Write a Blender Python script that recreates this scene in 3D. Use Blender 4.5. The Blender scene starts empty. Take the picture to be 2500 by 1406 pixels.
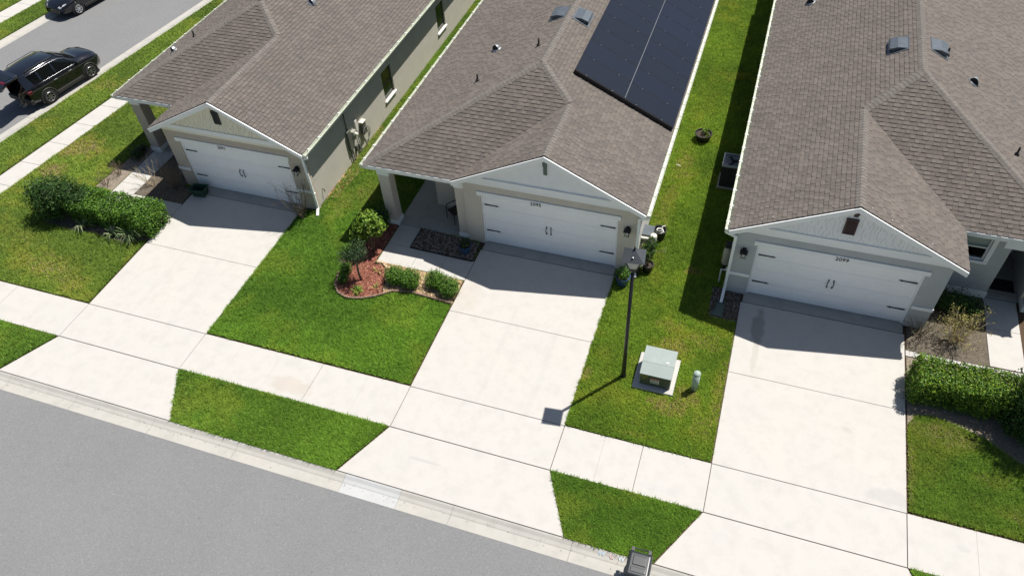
import bpy, bmesh, math, random
import numpy as np
from mathutils import Vector, Matrix

random.seed(7)
rng = np.random.default_rng(7)
SC = bpy.context.scene
COL = SC.collection
R = math.radians

# ------------------------------------------------------------------ camera
CAM_POS = Vector((7.191, -11.652, 19.037))
YAW, PITCH, ROLL = 0.384, -0.820, -0.079
cd = bpy.data.cameras.new('camera')
cam = bpy.data.objects.new('camera', cd)
COL.objects.link(cam)
_f = Vector((-math.sin(YAW)*math.cos(PITCH), math.cos(YAW)*math.cos(PITCH), math.sin(PITCH)))
_r = Vector((math.cos(YAW), math.sin(YAW), 0)); _u = _r.cross(_f)
_r2 = math.cos(ROLL)*_r + math.sin(ROLL)*_u; _u2 = -math.sin(ROLL)*_r + math.cos(ROLL)*_u
cam.matrix_world = Matrix(((_r2.x, _u2.x, -_f.x, CAM_POS.x), (_r2.y, _u2.y, -_f.y, CAM_POS.y), (_r2.z, _u2.z, -_f.z, CAM_POS.z), (0, 0, 0, 1)))
cd.sensor_fit = 'HORIZONTAL'; cd.sensor_width = 36; cd.lens = 1834.7/2500*36
cd.clip_start = 0.1; cd.clip_end = 2000
SC.camera = cam

# ------------------------------------------------------------------ sky and sun
SUN_D = Vector((-0.32, -0.39, -1.0)).normalized()          # direction the light travels
w = bpy.data.worlds.new('World'); SC.world = w; w.use_nodes = True
nt = w.node_tree; nt.nodes.clear()
sky = nt.nodes.new('ShaderNodeTexSky'); sky.sky_type = 'NISHITA'; sky.sun_disc = False
sky.sun_elevation = math.asin(-SUN_D.z); sky.sun_rotation = math.atan2(-SUN_D.x, -SUN_D.y)
bg = nt.nodes.new('ShaderNodeBackground'); bg.inputs[1].default_value = 0.058
wo = nt.nodes.new('ShaderNodeOutputWorld')
nt.links.new(sky.outputs[0], bg.inputs[0]); nt.links.new(bg.outputs[0], wo.inputs[0])
sl = bpy.data.lights.new('sun', 'SUN'); sl.energy = 5.0; sl.angle = R(0.53); sl.color = (1.0, 0.955, 0.89)
sun = bpy.data.objects.new('sun', sl); COL.objects.link(sun)
sun.rotation_euler = SUN_D.to_track_quat('-Z', 'Y').to_euler(); sun.location = (20, 25, 60)
vs = SC.view_settings
vs.view_transform = 'Standard'; vs.look = 'None'; vs.exposure = 0.42; vs.gamma = 1.0; vs.use_curve_mapping = False
SC.display_settings.display_device = 'sRGB'

# ------------------------------------------------------------------ materials
MATS = {}
def _new(name):
    m = bpy.data.materials.new(name); m.use_nodes = True
    n = m.node_tree; b = n.nodes['Principled BSDF']
    MATS[name] = m
    return m, n, b
def _noise(n, scale, detail=4, rough=.55, coord=None, dim='3D'):
    t = n.nodes.new('ShaderNodeTexNoise'); t.inputs['Scale'].default_value = scale
    t.inputs['Detail'].default_value = detail; t.inputs['Roughness'].default_value = rough
    if coord is not None: n.links.new(coord, t.inputs['Vector'])
    return t.outputs['Fac']
def _pos(n):
    return n.nodes.new('ShaderNodeNewGeometry').outputs['Position']
def _mix(n, fac, a, b, blend='MIX'):
    x = n.nodes.new('ShaderNodeMix'); x.data_type = 'RGBA'; x.blend_type = blend
    def s(i, v):
        if hasattr(v, 'default_value') or hasattr(v, 'is_output'): n.links.new(v, x.inputs[i])
        elif isinstance(v, (int, float)): x.inputs[i].default_value = v
        else: x.inputs[i].default_value = (*v[:3], 1)
    s(0, fac); s(6, a); s(7, b)
    return x.outputs[2]
def _ramp(n, fac, a, b, c0=0., c1=1.):
    t = n.nodes.new('ShaderNodeMapRange'); t.inputs[1].default_value = a; t.inputs[2].default_value = b
    t.inputs[3].default_value = c0; t.inputs[4].default_value = c1
    n.links.new(fac, t.inputs[0]); return t.outputs[0]
def _bump(n, b, h, strength, dist=.01):
    t = n.nodes.new('ShaderNodeBump'); t.inputs['Strength'].default_value = strength; t.inputs['Distance'].default_value = dist
    n.links.new(h, t.inputs['Height']); n.links.new(t.outputs[0], b.inputs['Normal'])
def sc_(c, k): return tuple(min(1, x*k) for x in c)
def mat(name, col, rough=.6, metal=0., var=.08, vs_=3., bump=0., bs=60., spec=.4, coat=0.):
    m, n, b = _new(name); p = _pos(n)
    f = _noise(n, vs_, 5, .6, p)
    n.links.new(_mix(n, _ramp(n, f, .3, .7), sc_(col, 1-var), sc_(col, 1+var)), b.inputs['Base Color'])
    b.inputs['Roughness'].default_value = rough; b.inputs['Metallic'].default_value = metal
    b.inputs['Specular IOR Level'].default_value = spec; b.inputs['Coat Weight'].default_value = coat
    if bump: _bump(n, b, _noise(n, bs, 3, .6, p), bump)
    return m
def mat_attr(name, rough=.5, transl=.0, spec=.3, noise=0., ns=6., noise2=None):
    m, n, b = _new(name)
    a = n.nodes.new('ShaderNodeAttribute'); a.attribute_name = 'Col'
    c = a.outputs['Color']
    if noise:
        c = _mix(n, 1., c, _mix(n, _ramp(n, _noise(n, ns, 4, .6, _pos(n)), .3, .7), (1-noise,)*3, (1+noise,)*3), 'MULTIPLY')
    n.links.new(c, b.inputs['Base Color']); b.inputs['Roughness'].default_value = rough
    b.inputs['Specular IOR Level'].default_value = spec
    if transl:
        t = n.nodes.new('ShaderNodeBsdfTranslucent'); n.links.new(c, t.inputs[0])
        ms = n.nodes.new('ShaderNodeMixShader'); ms.inputs[0].default_value = transl
        n.links.new(b.outputs[0], ms.inputs[1]); n.links.new(t.outputs[0], ms.inputs[2])
        n.links.new(ms.outputs[0], n.nodes['Material Output'].inputs[0])
    return m

def concrete(name, col, warm, grime=.12, stains=()):
    """pale broom-finished concrete with soft mottling, fine grain and a few scuffs"""
    m, n, b = _new(name); p = _pos(n)
    c = _mix(n, _ramp(n, _noise(n, .55, 5, .6, p), .35, .7), col, warm)
    c = _mix(n, _ramp(n, _noise(n, 2.2, 6, .65, p), .45, .85), c, sc_(col, 1-grime))
    c = _mix(n, _ramp(n, _noise(n, 9., 5, .7, p), .66, .80, 0, .35), c, sc_(warm, .72))
    c = _mix(n, _ramp(n, _noise(n, 90., 2, .5, p), .3, .7, 0, .12), c, sc_(col, .7))
    for (x, y, rx, ry, k, tint) in stains:
        mp = n.nodes.new('ShaderNodeMapping'); n.links.new(p, mp.inputs[0])
        mp.inputs['Location'].default_value = (-x/rx, -y/ry, 0); mp.inputs['Scale'].default_value = (1/rx, 1/ry, 0)
        ad = n.nodes.new('ShaderNodeVectorMath'); ad.operation = 'ADD'; n.links.new(mp.outputs[0], ad.inputs[0])
        tn = n.nodes.new('ShaderNodeTexNoise'); tn.inputs['Scale'].default_value = 3.; n.links.new(p, tn.inputs['Vector'])
        sb = n.nodes.new('ShaderNodeVectorMath'); sb.operation = 'MULTIPLY_ADD'; n.links.new(tn.outputs['Color'], sb.inputs[0])
        sb.inputs[1].default_value = (1.1, 1.1, 0); sb.inputs[2].default_value = (-.55, -.55, 0); n.links.new(sb.outputs[0], ad.inputs[1])
        ln = n.nodes.new('ShaderNodeVectorMath'); ln.operation = 'LENGTH'; n.links.new(ad.outputs[0], ln.inputs[0])
        c = _mix(n, _ramp(n, ln.outputs['Value'], .75, 1.15, k, 0), c, tint)
    n.links.new(c, b.inputs['Base Color']); b.inputs['Roughness'].default_value = .85; b.inputs['Specular IOR Level'].default_value = .2
    _bump(n, b, _noise(n, 120., 3, .6, p), .15, .004)
    return m

CONC = (.474, .459, .432)
concrete('concrete_drive', CONC, (.490, .470, .436), .13, [
    (8.75, 5.35, .22, .75, .5, (.17, .16, .14)), (8.78, 4.2, .10, .7, .22, (.25, .22, .17)), (12.7, .35, .55, .28, .35, (.33, .33, .33)), (-0.8, 3.9, .5, .8, .16, (.42, .33, .24)),
    (8.9, 3.7, .25, .7, .15, (.45, .42, .36)), (10.3, -.35, 1.2, .06, .25, (.35, .35, .36)), (-1.0, 5.0, .35, .25, .14, (.35, .28, .2)), (1.0, 1.6, .10, 2.4, .06, (.25, .25, .25)), (2.6, 1.4, .10, 2.2, .06, (.25, .25, .25)), (-11.9, 1.8, .12, 2.2, .05, (.25, .25, .25)), (-10.3, 1.6, .12, 2.4, .05, (.25, .25, .25)), (.3, -2.3, .5, .05, .3, (.3, .3, .3)), (11.6, 2.2, .14, .1, .18, (.3, .28, .24)), (8.6, -2.1, .25, .15, .2, (.4, .4, .4))])
concrete('concrete_walk', CONC, (.488, .470, .440), .14, [(-4.9, -1.05, .75, .32, .42, (.42, .36, .29)), (14.5, -.6, .16, .1, .4, (.38, .38, .38)), (6.9, -1.2, .8, .1, .15, (.4, .4, .4))])
concrete('concrete_curb', (.405, .395, .365), (.425, .405, .365), .18)
concrete('concrete_curb_new', (.44, .445, .445), (.42, .425, .42), .1)
concrete('concrete_slab', (.34, .333, .318), (.375, .36, .335), .2)

def asphalt():
    m, n, b = _new('asphalt'); p = _pos(n)
    c = _mix(n, _ramp(n, _noise(n, .35, 5, .6, p), .3, .7), (.172, .176, .180), (.194, .196, .197))
    c = _mix(n, _ramp(n, _noise(n, 3., 5, .7, p), .55, .8, 0, .5), c, (.142, .145, .150))
    v = n.nodes.new('ShaderNodeTexVoronoi'); v.inputs['Scale'].default_value = 42.; n.links.new(p, v.inputs['Vector'])
    hs = n.nodes.new('ShaderNodeSeparateColor'); n.links.new(v.outputs['Color'], hs.inputs[0])
    c = _mix(n, _ramp(n, hs.outputs[0], 0, 1, 0, .75), _mix(n, .28, c, (.12, .12, .125)), _mix(n, .16, c, (.40, .395, .38)))
    c = _mix(n, _ramp(n, hs.outputs[1], .965, .985, 0, .20), c, (.42, .41, .39))
    n.links.new(c, b.inputs['Base Color']); b.inputs['Roughness'].default_value = .9; b.inputs['Specular IOR Level'].default_value = .25
    _bump(n, b, _noise(n, 60., 3, .7, p), .35, .01)
asphalt()

def ground_mat(name, a, b_, c_, s1=1.5, s2=25.):
    m, n, b = _new(name); p = _pos(n)
    c = _mix(n, _ramp(n, _noise(n, s1, 5, .6, p), .3, .7), a, b_)
    c = _mix(n, _ramp(n, _noise(n, s2, 5, .7, p), .45, .62), c, c_)
    n.links.new(c, b.inputs['Base Color']); b.inputs['Roughness'].default_value = .95; b.inputs['Specular IOR Level'].default_value = .1
    _bump(n, b, _noise(n, s2*1.6, 4, .7, p), .7, .03)
    return m
ground_mat('turf', (.05, .09, .015), (.07, .115, .02), (.03, .05, .01), 1.2, 30)
ground_mat('dirt', (.10, .065, .04), (.13, .09, .06), (.05, .034, .022), 2, 30)
ground_mat('sandy_soil', (0.246, 0.205, 0.156), (0.303, 0.262, 0.213), (0.164, 0.131, 0.098), 2, 28)
ground_mat('dark_soil', (0.131, 0.111, 0.086), (0.18, 0.156, 0.123), (0.074, 0.061, 0.045), 3, 30)
ground_mat('red_mulch', (.24, .085, .055), (.29, .12, .08), (.12, .04, .03), 4, 34)
ground_mat('brown_mulch', (.10, .072, .05), (.14, .105, .075), (.045, .033, .024), 4, 34)
ground_mat('chip_base', (0.295, 0.189, 0.098), (0.369, 0.262, 0.148), (0.18, 0.115, 0.061), 5, 30)

mat_attr('grass', .6, .30, .25)
mat_attr('leaf', .5, .22, .3)
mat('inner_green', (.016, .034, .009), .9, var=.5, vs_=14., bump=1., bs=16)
mat_attr('leaf_matt', .6, .15, .3)
mat_attr('shingle', .9, 0, .12, .09, 1.1)
mat_attr('chip', .85, 0, .2)
mat('roof_deck', (.055, .047, .042), .9)
mat('ridge_cap', (.152, .137, .123), .9, var=.2, vs_=6., bump=.3, bs=120)
def stucco(n_, c): mat(n_, c, .9, var=.05, vs_=1.6, bump=.55, bs=85, spec=.15)
stucco('stucco_tan', (.50, .44, .365)); stucco('stucco_beige', (.58, .53, .455)); stucco('stucco_grey', (.46, .475, .475))
stucco('stucco_cream', (.52, .495, .435)); stucco('stucco_pale', (.60, .585, .55))
mat('gable_cream', (.79, .745, .60), .8, var=.03); mat('gable_pale', (.83, .835, .83), .8, var=.03)
mat('white_paint', (.85, .86, .85), .5, var=.03, vs_=2.); mat('white_door', (.92, .92, .92), .45, var=.025, vs_=1.2)
mat('gutter_paint', (.60, .63, .53), .45, var=.08, vs_=4.); mat('gutter_white', (.84, .85, .83), .4, var=.04)
mat('black_metal', (.012, .012, .013), .45, var=.2); mat('black_paint', (.02, .02, .022), .35, var=.1)
mat('vent_brown', (.045, .022, .022), .55, var=.2); mat('vent_dark', (.022, .026, .032), .5, var=.2); mat('vent_green', (.10, .135, .115), .6)
mat('roof_metal', (.13, .15, .17), .38, .5, var=.15, vs_=5.); mat('galvanised', (.42, .44, .45), .35, .7, var=.15); mat('pipe_black', (.02, .02, .02), .5)
mat('silver', (.30, .32, .36), .35, .6, var=.05); mat('solar_frame', (.010, .010, .012), .4, var=.1)
mat('box_grey', (.33, .33, .28), .6, var=.1); mat('box_dark', (.10, .105, .09), .6, var=.1); mat('box_cream', (.66, .64, .56), .5, var=.05)
mat('transformer_green', (.255, .30, .285), .5, var=.06, vs_=5.); mat('transformer_dark', (.075, .085, .062), .6, var=.06); mat('pedestal_green', (.32, .40, .345), .45, var=.05)
mat('sticker_white', (.7, .7, .68), .6); mat('sticker_red', (.5, .09, .05), .6); mat('print_black', (.02, .02, .02), .6); mat('print_yellow', (.52, .42, .05), .6)
mat('paint_blue', (.33, .47, .60), .8, var=.3, vs_=40); mat('paint_red', (.58, .34, .33), .8, var=.3, vs_=40); mat('paint_pale_blue', (.46, .54, .60), .8, var=.3, vs_=40)
mat('lamp_black', (.013, .013, .013), .38, var=.2); mat('lamp_roof', (.055, .062, .07), .45, var=.1); mat('lamp_glass', (.46, .46, .44), .35, var=.05)
mat('bin_plastic', (.016, .018, .020), .42, var=.15, spec=.5); mat('bin_lid', (.026, .030, .034), .36, var=.12, spec=.5); mat('rubber', (.015, .015, .015), .8)
mat('tub_green', (.018, .055, .032), .5, var=.15); mat('pot_blue', (.035, .075, .15), .25, var=.15, spec=.6); mat('pot_black', (.012, .012, .012), .5); mat('potting_soil', (.05, .038, .028), .95, var=.4, vs_=25)
mat('bark', (.14, .105, .075), .9, var=.3, vs_=20, bump=.5, bs=60); mat('twig', (.19, .145, .105), .9, var=.3, vs_=20); mat('twig_pale', (.36, .29, .18), .9, var=.25, vs_=20)
mat('edging', (.20, .135, .10), .9, var=.3, vs_=8., bump=.4, bs=60)
mat('edging_black', (.018, .017, .016), .7)
mat('hose', (.62, .64, .60), .4); mat('petal', (.62, .03, .06), .5); mat('petal_white', (.8, .8, .76), .5); mat('pvc', (.72, .72, .68), .4)
mat('cable', (.16, .16, .14), .6); mat('splash_green', (.09, .13, .11), .6); mat('ac_side', (.03, .036, .036), .6, var=.2); mat('ac_top', (.30, .31, .34), .45, 0); mat('tank', (.45, .42, .34), .5)
mat('car_black', (.006, .007, .011), .16, var=.05, spec=.6, coat=.6); mat('car_trim', (.022, .022, .022), .55); mat('chrome', (.42, .42, .44), .35, 1.); mat('car_int', (.012, .011, .011), .8)
mat('rim_dark', (.22, .22, .23), .3, .8); mat('rim_silver', (.62, .64, .66), .25, .7); mat('light_red', (.10, .004, .012), .15, spec=.8); mat('light_clear', (.55, .56, .58), .12, spec=.8); mat('plate', (.7, .72, .74), .5)
mat('skin', (.42, .25, .17), .55); mat('shirt', (.012, .012, .013), .9); mat('trousers', (.14, .12, .085), .9); mat('hair', (.02, .014, .01), .7); mat('shoe', (.2, .2, .2), .7)
mat('blind', (.62, .62, .55), .7); mat('soffit', (.55, .56, .55), .8)
mat('leaf_litter', (.33, .17, .07), .9, var=.4, vs_=30)
def glass_dark():
    m, n, b = _new('glass_dark'); b.inputs['Base Color'].default_value = (.012, .02, .018, 1)
    b.inputs['Roughness'].default_value = .05; b.inputs['Specular IOR Level'].default_value = .6
    m, n, b = _new('glass_car'); b.inputs['Base Color'].default_value = (.004, .005, .006, 1)
    b.inputs['Roughness'].default_value = .06; b.inputs['Specular IOR Level'].default_value = .5
    m, n, b = _new('glass_clear'); b.inputs['Base Color'].default_value = (.8, .85, .85, 1)
    b.inputs['Roughness'].default_value = .02; b.inputs['Transmission Weight'].default_value = 1.; b.inputs['IOR'].default_value = 1.02
glass_dark()
def solar_mat():
    m, n, b = _new('solar_cell'); tc = n.nodes.new('ShaderNodeTexCoord').outputs['Object']
    br = n.nodes.new('ShaderNodeTexBrick'); br.offset = 0; br.inputs['Scale'].default_value = 1.
    br.inputs['Brick Width'].default_value = .165; br.inputs['Row Height'].default_value = .168; br.inputs['Mortar Size'].default_value = .004
    n.links.new(tc, br.inputs['Vector'])
    oi = n.nodes.new('ShaderNodeObjectInfo')
    br.inputs['Color1'].default_value = (.008, .011, .020, 1); br.inputs['Color2'].default_value = (.007, .010, .018, 1); br.inputs['Mortar'].default_value = (.011, .014, .021, 1)
    c = _mix(n, _ramp(n, oi.outputs['Random'], 0, 1, .0, .4), br.outputs['Color'], (.008, .014, .034))
    n.links.new(c, b.inputs['Base Color']); b.inputs['Roughness'].default_value = .3; b.inputs['Specular IOR Level'].default_value = .33
solar_mat()

# ------------------------------------------------------------------ builders
def root_loc(p):
    while p.parent is not None: p = p.parent
    return p.location
def link(name, me, parent=None):
    o = bpy.data.objects.new(name, me); COL.objects.link(o)
    if parent is not None: o.parent = parent
    return o
def tag(o, label, cat, group=None):
    o['label'] = label; o['category'] = cat
    if group: o['group'] = group
    return o
def thing(name, label, cat, loc=(0, 0, 0), group=None):
    o = bpy.data.objects.new(name, None); COL.objects.link(o); o.location = loc; o.empty_display_size = .2
    return tag(o, label, cat, group)
def struct(o): o['kind'] = 'structure'; return o
def stuff(o): o['kind'] = 'stuff'; return o

class MB:
    def __init__(s): s.v = []; s.f = []; s.m = []
    def add(s, vs, fs, mi=0):
        k = len(s.v); s.v.extend(tuple(x) for x in vs)
        for f in fs: s.f.append(tuple(i+k for i in f)); s.m.append(mi)
        return s
    def box(s, x0, x1, y0, y1, z0, z1, mi=0):
        return s.add([(x0, y0, z0), (x1, y0, z0), (x1, y1, z0), (x0, y1, z0), (x0, y0, z1), (x1, y0, z1), (x1, y1, z1), (x0, y1, z1)],
                     [(3, 2, 1, 0), (4, 5, 6, 7), (0, 1, 5, 4), (1, 2, 6, 5), (2, 3, 7, 6), (3, 0, 4, 7)], mi)
    def obox(s, c, a, b, d, mi=0):
        c, a, b, d = map(Vector, (c, a, b, d))
        P = [c-a-b-d, c+a-b-d, c+a+b-d, c-a+b-d, c-a-b+d, c+a-b+d, c+a+b+d, c-a+b+d]
        F = [(3, 2, 1, 0), (4, 5, 6, 7), (0, 1, 5, 4), (1, 2, 6, 5), (2, 3, 7, 6), (3, 0, 4, 7)]
        if a.cross(b).dot(d) < 0: F = [tuple(reversed(f)) for f in F]
        return s.add(P, F, mi)
    def frustum(s, c, w0, d0, w1, d1, z0, z1, mi=0, dx=0, dy=0):
        x, y = c
        return s.add([(x-w0/2, y-d0/2, z0), (x+w0/2, y-d0/2, z0), (x+w0/2, y+d0/2, z0), (x-w0/2, y+d0/2, z0),
                      (x+dx-w1/2, y+dy-d1/2, z1), (x+dx+w1/2, y+dy-d1/2, z1), (x+dx+w1/2, y+dy+d1/2, z1), (x+dx-w1/2, y+dy+d1/2, z1)],
                     [(3, 2, 1, 0), (4, 5, 6, 7), (0, 1, 5, 4), (1, 2, 6, 5), (2, 3, 7, 6), (3, 0, 4, 7)], mi)
    def prism(s, poly, z0, z1, mi=0):
        n = len(poly)
        a = sum(poly[i][0]*poly[(i+1) % n][1]-poly[(i+1) % n][0]*poly[i][1] for i in range(n))
        if a < 0: poly = poly[::-1]
        vs = [(x, y, z0) for x, y in poly]+[(x, y, z1) for x, y in poly]
        fs = [tuple(range(n-1, -1, -1)), tuple(range(n, 2*n))]+[(i, (i+1) % n, n+(i+1) % n, n+i) for i in range(n)]
        return s.add(vs, fs, mi)
    def prism3(s, pts, d, mi=0):
        """a planar 3-D polygon pushed along d"""
        d = Vector(d); n = len(pts); P = [Vector(p) for p in pts]
        nn = sum(((P[i]-P[0]).cross(P[(i+1) % n]-P[0]) for i in range(1, n-1)), Vector())
        if nn.dot(d) > 0: P = P[::-1]
        return s.add([*P, *[p+d for p in P]], [tuple(range(n)), tuple(range(2*n-1, n-1, -1))]+[(i, n+i, n+(i+1) % n, (i+1) % n) for i in range(n)], mi)
    def tube(s, pts, r, n=8, mi=0, r1=None, cap=True):
        pts = [Vector(p) for p in pts]; k = len(s.v); N = len(pts); up = None
        for i, p in enumerate(pts):
            t = (pts[min(i+1, N-1)]-pts[max(i-1, 0)]).normalized()
            if up is None: up = t.orthogonal().normalized()
            up = (up-t*up.dot(t))
            up = up.normalized() if up.length > 1e-6 else t.orthogonal().normalized()
            b = t.cross(up); rr = r if r1 is None else r+(r1-r)*i/max(1, N-1)
            s.v.extend(tuple(p+(up*math.cos(a)+b*math.sin(a))*rr) for a in [2*math.pi*j/n for j in range(n)])
        for i in range(N-1):
            for j in range(n):
                s.f.append((k+i*n+j, k+i*n+(j+1) % n, k+(i+1)*n+(j+1) % n, k+(i+1)*n+j)); s.m.append(mi)
        if cap:
            s.f.append(tuple(k+j for j in range(n-1, -1, -1))); s.m.append(mi)
            s.f.append(tuple(k+(N-1)*n+j for j in range(n))); s.m.append(mi)
        return s
    def lathe(s, prof, c=(0, 0, 0), n=16, mi=0, axis='z', cap=True):
        k = len(s.v); c = Vector(c)
        for r, h in prof:
            for j in range(n):
                a = 2*math.pi*j/n; q = (r*math.cos(a), r*math.sin(a), h)
                if axis == 'y': q = (q[0], -q[2], q[1])
                if axis == 'x': q = (q[2], q[0], q[1])
                s.v.append(tuple(c+Vector(q)))
        for i in range(len(prof)-1):
            for j in range(n):
                s.f.append((k+i*n+j, k+i*n+(j+1) % n, k+(i+1)*n+(j+1) % n, k+(i+1)*n+j)); s.m.append(mi)
        if cap:
            s.f.append(tuple(k+j for j in range(n-1, -1, -1))); s.m.append(mi)
            s.f.append(tuple(k+(len(prof)-1)*n+j for j in range(n))); s.m.append(mi)
        return s
    def mesh(s, name, mats, o=Vector((0, 0, 0)), smooth=False):
        me = bpy.data.meshes.new(name)
        me.from_pydata([(x-o[0], y-o[1], z-o[2]) for x, y, z in s.v], [], s.f)
        for q in (mats if isinstance(mats, (list, tuple)) else [mats]): me.materials.append(MATS[q])
        if len(me.materials) > 1: me.polygons.foreach_set('material_index', s.m)
        if smooth: me.polygons.foreach_set('use_smooth', [True]*len(me.polygons))
        me.update(); return me
    def build(s, name, mats, parent=None, smooth=False, bevel=0., seg=2):
        o = link(name, s.mesh(name, mats, root_loc(parent) if parent is not None else Vector(), smooth), parent)
        if bevel:
            b = o.modifiers.new('bevel', 'BEVEL'); b.width = bevel; b.segments = seg; b.limit_method = 'ANGLE'; b.angle_limit = R(35)
        return o

def np_mesh(name, V, F, cols, matname, parent=None, smooth=False):
    """V (N,3), F (M,k) arrays, cols (N,3) point colours"""
    me = bpy.data.meshes.new(name); V = np.asarray(V, np.float32); F = np.asarray(F, np.int32)
    if parent is not None: V = V-np.array(root_loc(parent), np.float32)
    M, k = F.shape
    me.vertices.add(len(V)); me.vertices.foreach_set('co', V.ravel())
    me.loops.add(M*k); me.loops.foreach_set('vertex_index', F.ravel())
    me.polygons.add(M); me.polygons.foreach_set('loop_start', np.arange(0, M*k, k, dtype=np.int32)); me.polygons.foreach_set('loop_total', np.full(M, k, np.int32))
    if cols is not None:
        a = me.color_attributes.new('Col', 'FLOAT_COLOR', 'POINT')
        c4 = np.ones((len(V), 4), np.float32); c4[:, :3] = cols; a.data.foreach_set('color', c4.ravel())
    me.materials.append(MATS[matname]); me.update(calc_edges=True)
    me.polygons.foreach_set('use_smooth', np.full(M, bool(smooth)))
    return link(name, me, parent)

def text(name, s, size, M, matname, parent=None, ext=.004, bold=0.):
    """flat lettering as a real mesh; M maps the text plane (x right, y up, z out) into the place"""
    cu = bpy.data.curves.new('t', 'FONT'); cu.body = s; cu.size = size; cu.extrude = ext; cu.offset = size*bold; cu.align_x = 'CENTER'; cu.align_y = 'CENTER'; cu.resolution_u = 3
    t = bpy.data.objects.new('t', cu); COL.objects.link(t)
    me = bpy.data.meshes.new_from_object(t.evaluated_get(bpy.context.evaluated_depsgraph_get()))
    bpy.data.objects.remove(t); bpy.data.curves.remove(cu)
    me.name = name; me.transform(M)
    if parent is not None: me.transform(Matrix.Translation(-Vector(root_loc(parent))))
    me.materials.clear(); me.materials.append(MATS[matname])
    return link(name, me, parent)
def frame_m(o, x, y):
    x = Vector(x).normalized(); y = Vector(y).normalized(); z = x.cross(y)
    return Matrix(((x.x, y.x, z.x, o[0]), (x.y, y.y, z.y, o[1]), (x.z, y.z, z.z, o[2]), (0, 0, 0, 1)))

def pip(P, poly):
    x, y = P[:, 0], P[:, 1]; r = np.zeros(len(P), bool); n = len(poly)
    for i in range(n):
        x0, y0 = poly[i]; x1, y1 = poly[(i+1) % n]
        if y0 == y1: continue
        r ^= ((y0 > y) != (y1 > y)) & (x < (x1-x0)*(y-y0)/(y1-y0)+x0)
    return r

# ------------------------------------------------------------------ setting: ground, roads, paving
ZR = -0.075                                           # asphalt level
D1, D2, D3 = (-13.68, -8.76), (-1.18, 3.81), (8.08, 13.15)
SW = -1.524; CB = -3.31; RE = -3.88                  # walk front, curb back, road edge
YG = 6.68                                            # garage front plane
SDX = .122                                           # the side street leans a little
def side(x5, y): return x5+SDX*(y-5)
g = MB(); g.add([(-400, -400, -.5), (400, -400, -.5), (400, 400, -.5), (-400, 400, -.5)], [(0, 1, 2, 3)])
struct(g.build('ground', 'turf'))
b = MB()
b.prism([(-22.8, CB-.02), (60, CB-.02), (60, 60), (side(-24.85, 60), 60), (side(-24.85, 0), 0)], -.4, -.03); b.prism([(side(-33.0, 0), 0), (side(-33.0, 60), 60), (-90, 60), (-90, 0)], -.4, -.03)
struct(b.build('soil_bed', 'dirt'))
b = MB(); b.add([(-80, -60, ZR), (80, -60, ZR), (80, RE+.02, ZR), (-23.0, RE+.02, ZR), (side(-25.42, RE), RE+.02, ZR), (side(-25.42, 60), 60, ZR), (side(-32.38, 60), 60, ZR), (side(-32.38, RE), RE+.02, ZR), (-80, RE+.02, ZR)], [tuple(range(9))])
struct(b.build('road', 'asphalt'))

def slab(parent, poly, z=0., t=.10, m='concrete_drive', name='slab', bev=.008):
    """one poured slab, edges eased; neighbours are set apart by the joint"""
    return MB().prism(poly, z-t, z).build(name, m, parent, bevel=bev, seg=1)
def rect(x0, x1, y0, y1, j=.008): return [(x0+j, y0+j), (x1-j, y0+j), (x1-j, y1-j), (x0+j, y1-j)]

AP = {0: (-14.62, -7.80), 1: (-2.02, 4.72), 2: (7.12, 14.15)}   # flared apron ends at the curb
JT = .011
for i, (D, jy) in enumerate(((D1, 3.24), (D2, 3.26), (D3, 3.32))):
    base = MB().prism([(D[0]+.05, SW), (D[1]-.05, SW), (D[1]-.05, YG-.05), (D[0]+.05, YG-.05)], -.16, -.05).build('driveway', 'dirt'); struct(base)
    slab(base, rect(D[0], D[1], jy, YG-.36, .005)); slab(base, rect(D[0], D[1], 0, jy, .005) if i < 3 else 0)
    slab(base, rect(D[0], D[1], SW, 0, JT), m='concrete_walk')
    a = AP[i]; slab(base, [(D[0], SW-JT), (D[1], SW-JT), (a[1], CB+JT), (a[0], CB+JT)])
    MB().prism(rect(D[0]+.05, D[1]-.05, YG-.36, YG+.16, .006), -.1, .02).build('garage_apron', 'concrete_slab', base, bevel=.006, seg=1)

base = MB().box(-50, 50, SW+.05, -.05, -.16, -.06).build('sidewalk', 'dirt'); struct(base)
def run(x0, x1, cuts, soft):
    xs = [x0]+cuts+[x1]
    for a, b_ in zip(xs, xs[1:]):
        j0 = .008 if a not in soft else .001; j1 = .004 if b_ not in soft else .001
        slab(base, [(a+j0, SW+.004), (b_-j1, SW+.004), (b_-j1, -.004), (a+j0, -.004)], m='concrete_walk', bev=.004)
run(-50, D1[0], [-44, -38, -32, -29, -26, -23.0, -21.4, -19.9, -18.4, -16.9, -15.3], [-15.3, -18.4])
run(D1[1], D2[0], [-7.25, -5.75, -4.25, -2.62], [-2.62, -5.75, -7.25])
run(D2[1], D3[0], [5.05, 6.15], [5.05])
run(D3[1], 50, [14.8, 16.4, 18, 19.6, 21.2, 24, 28, 34, 42], [14.8])

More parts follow.
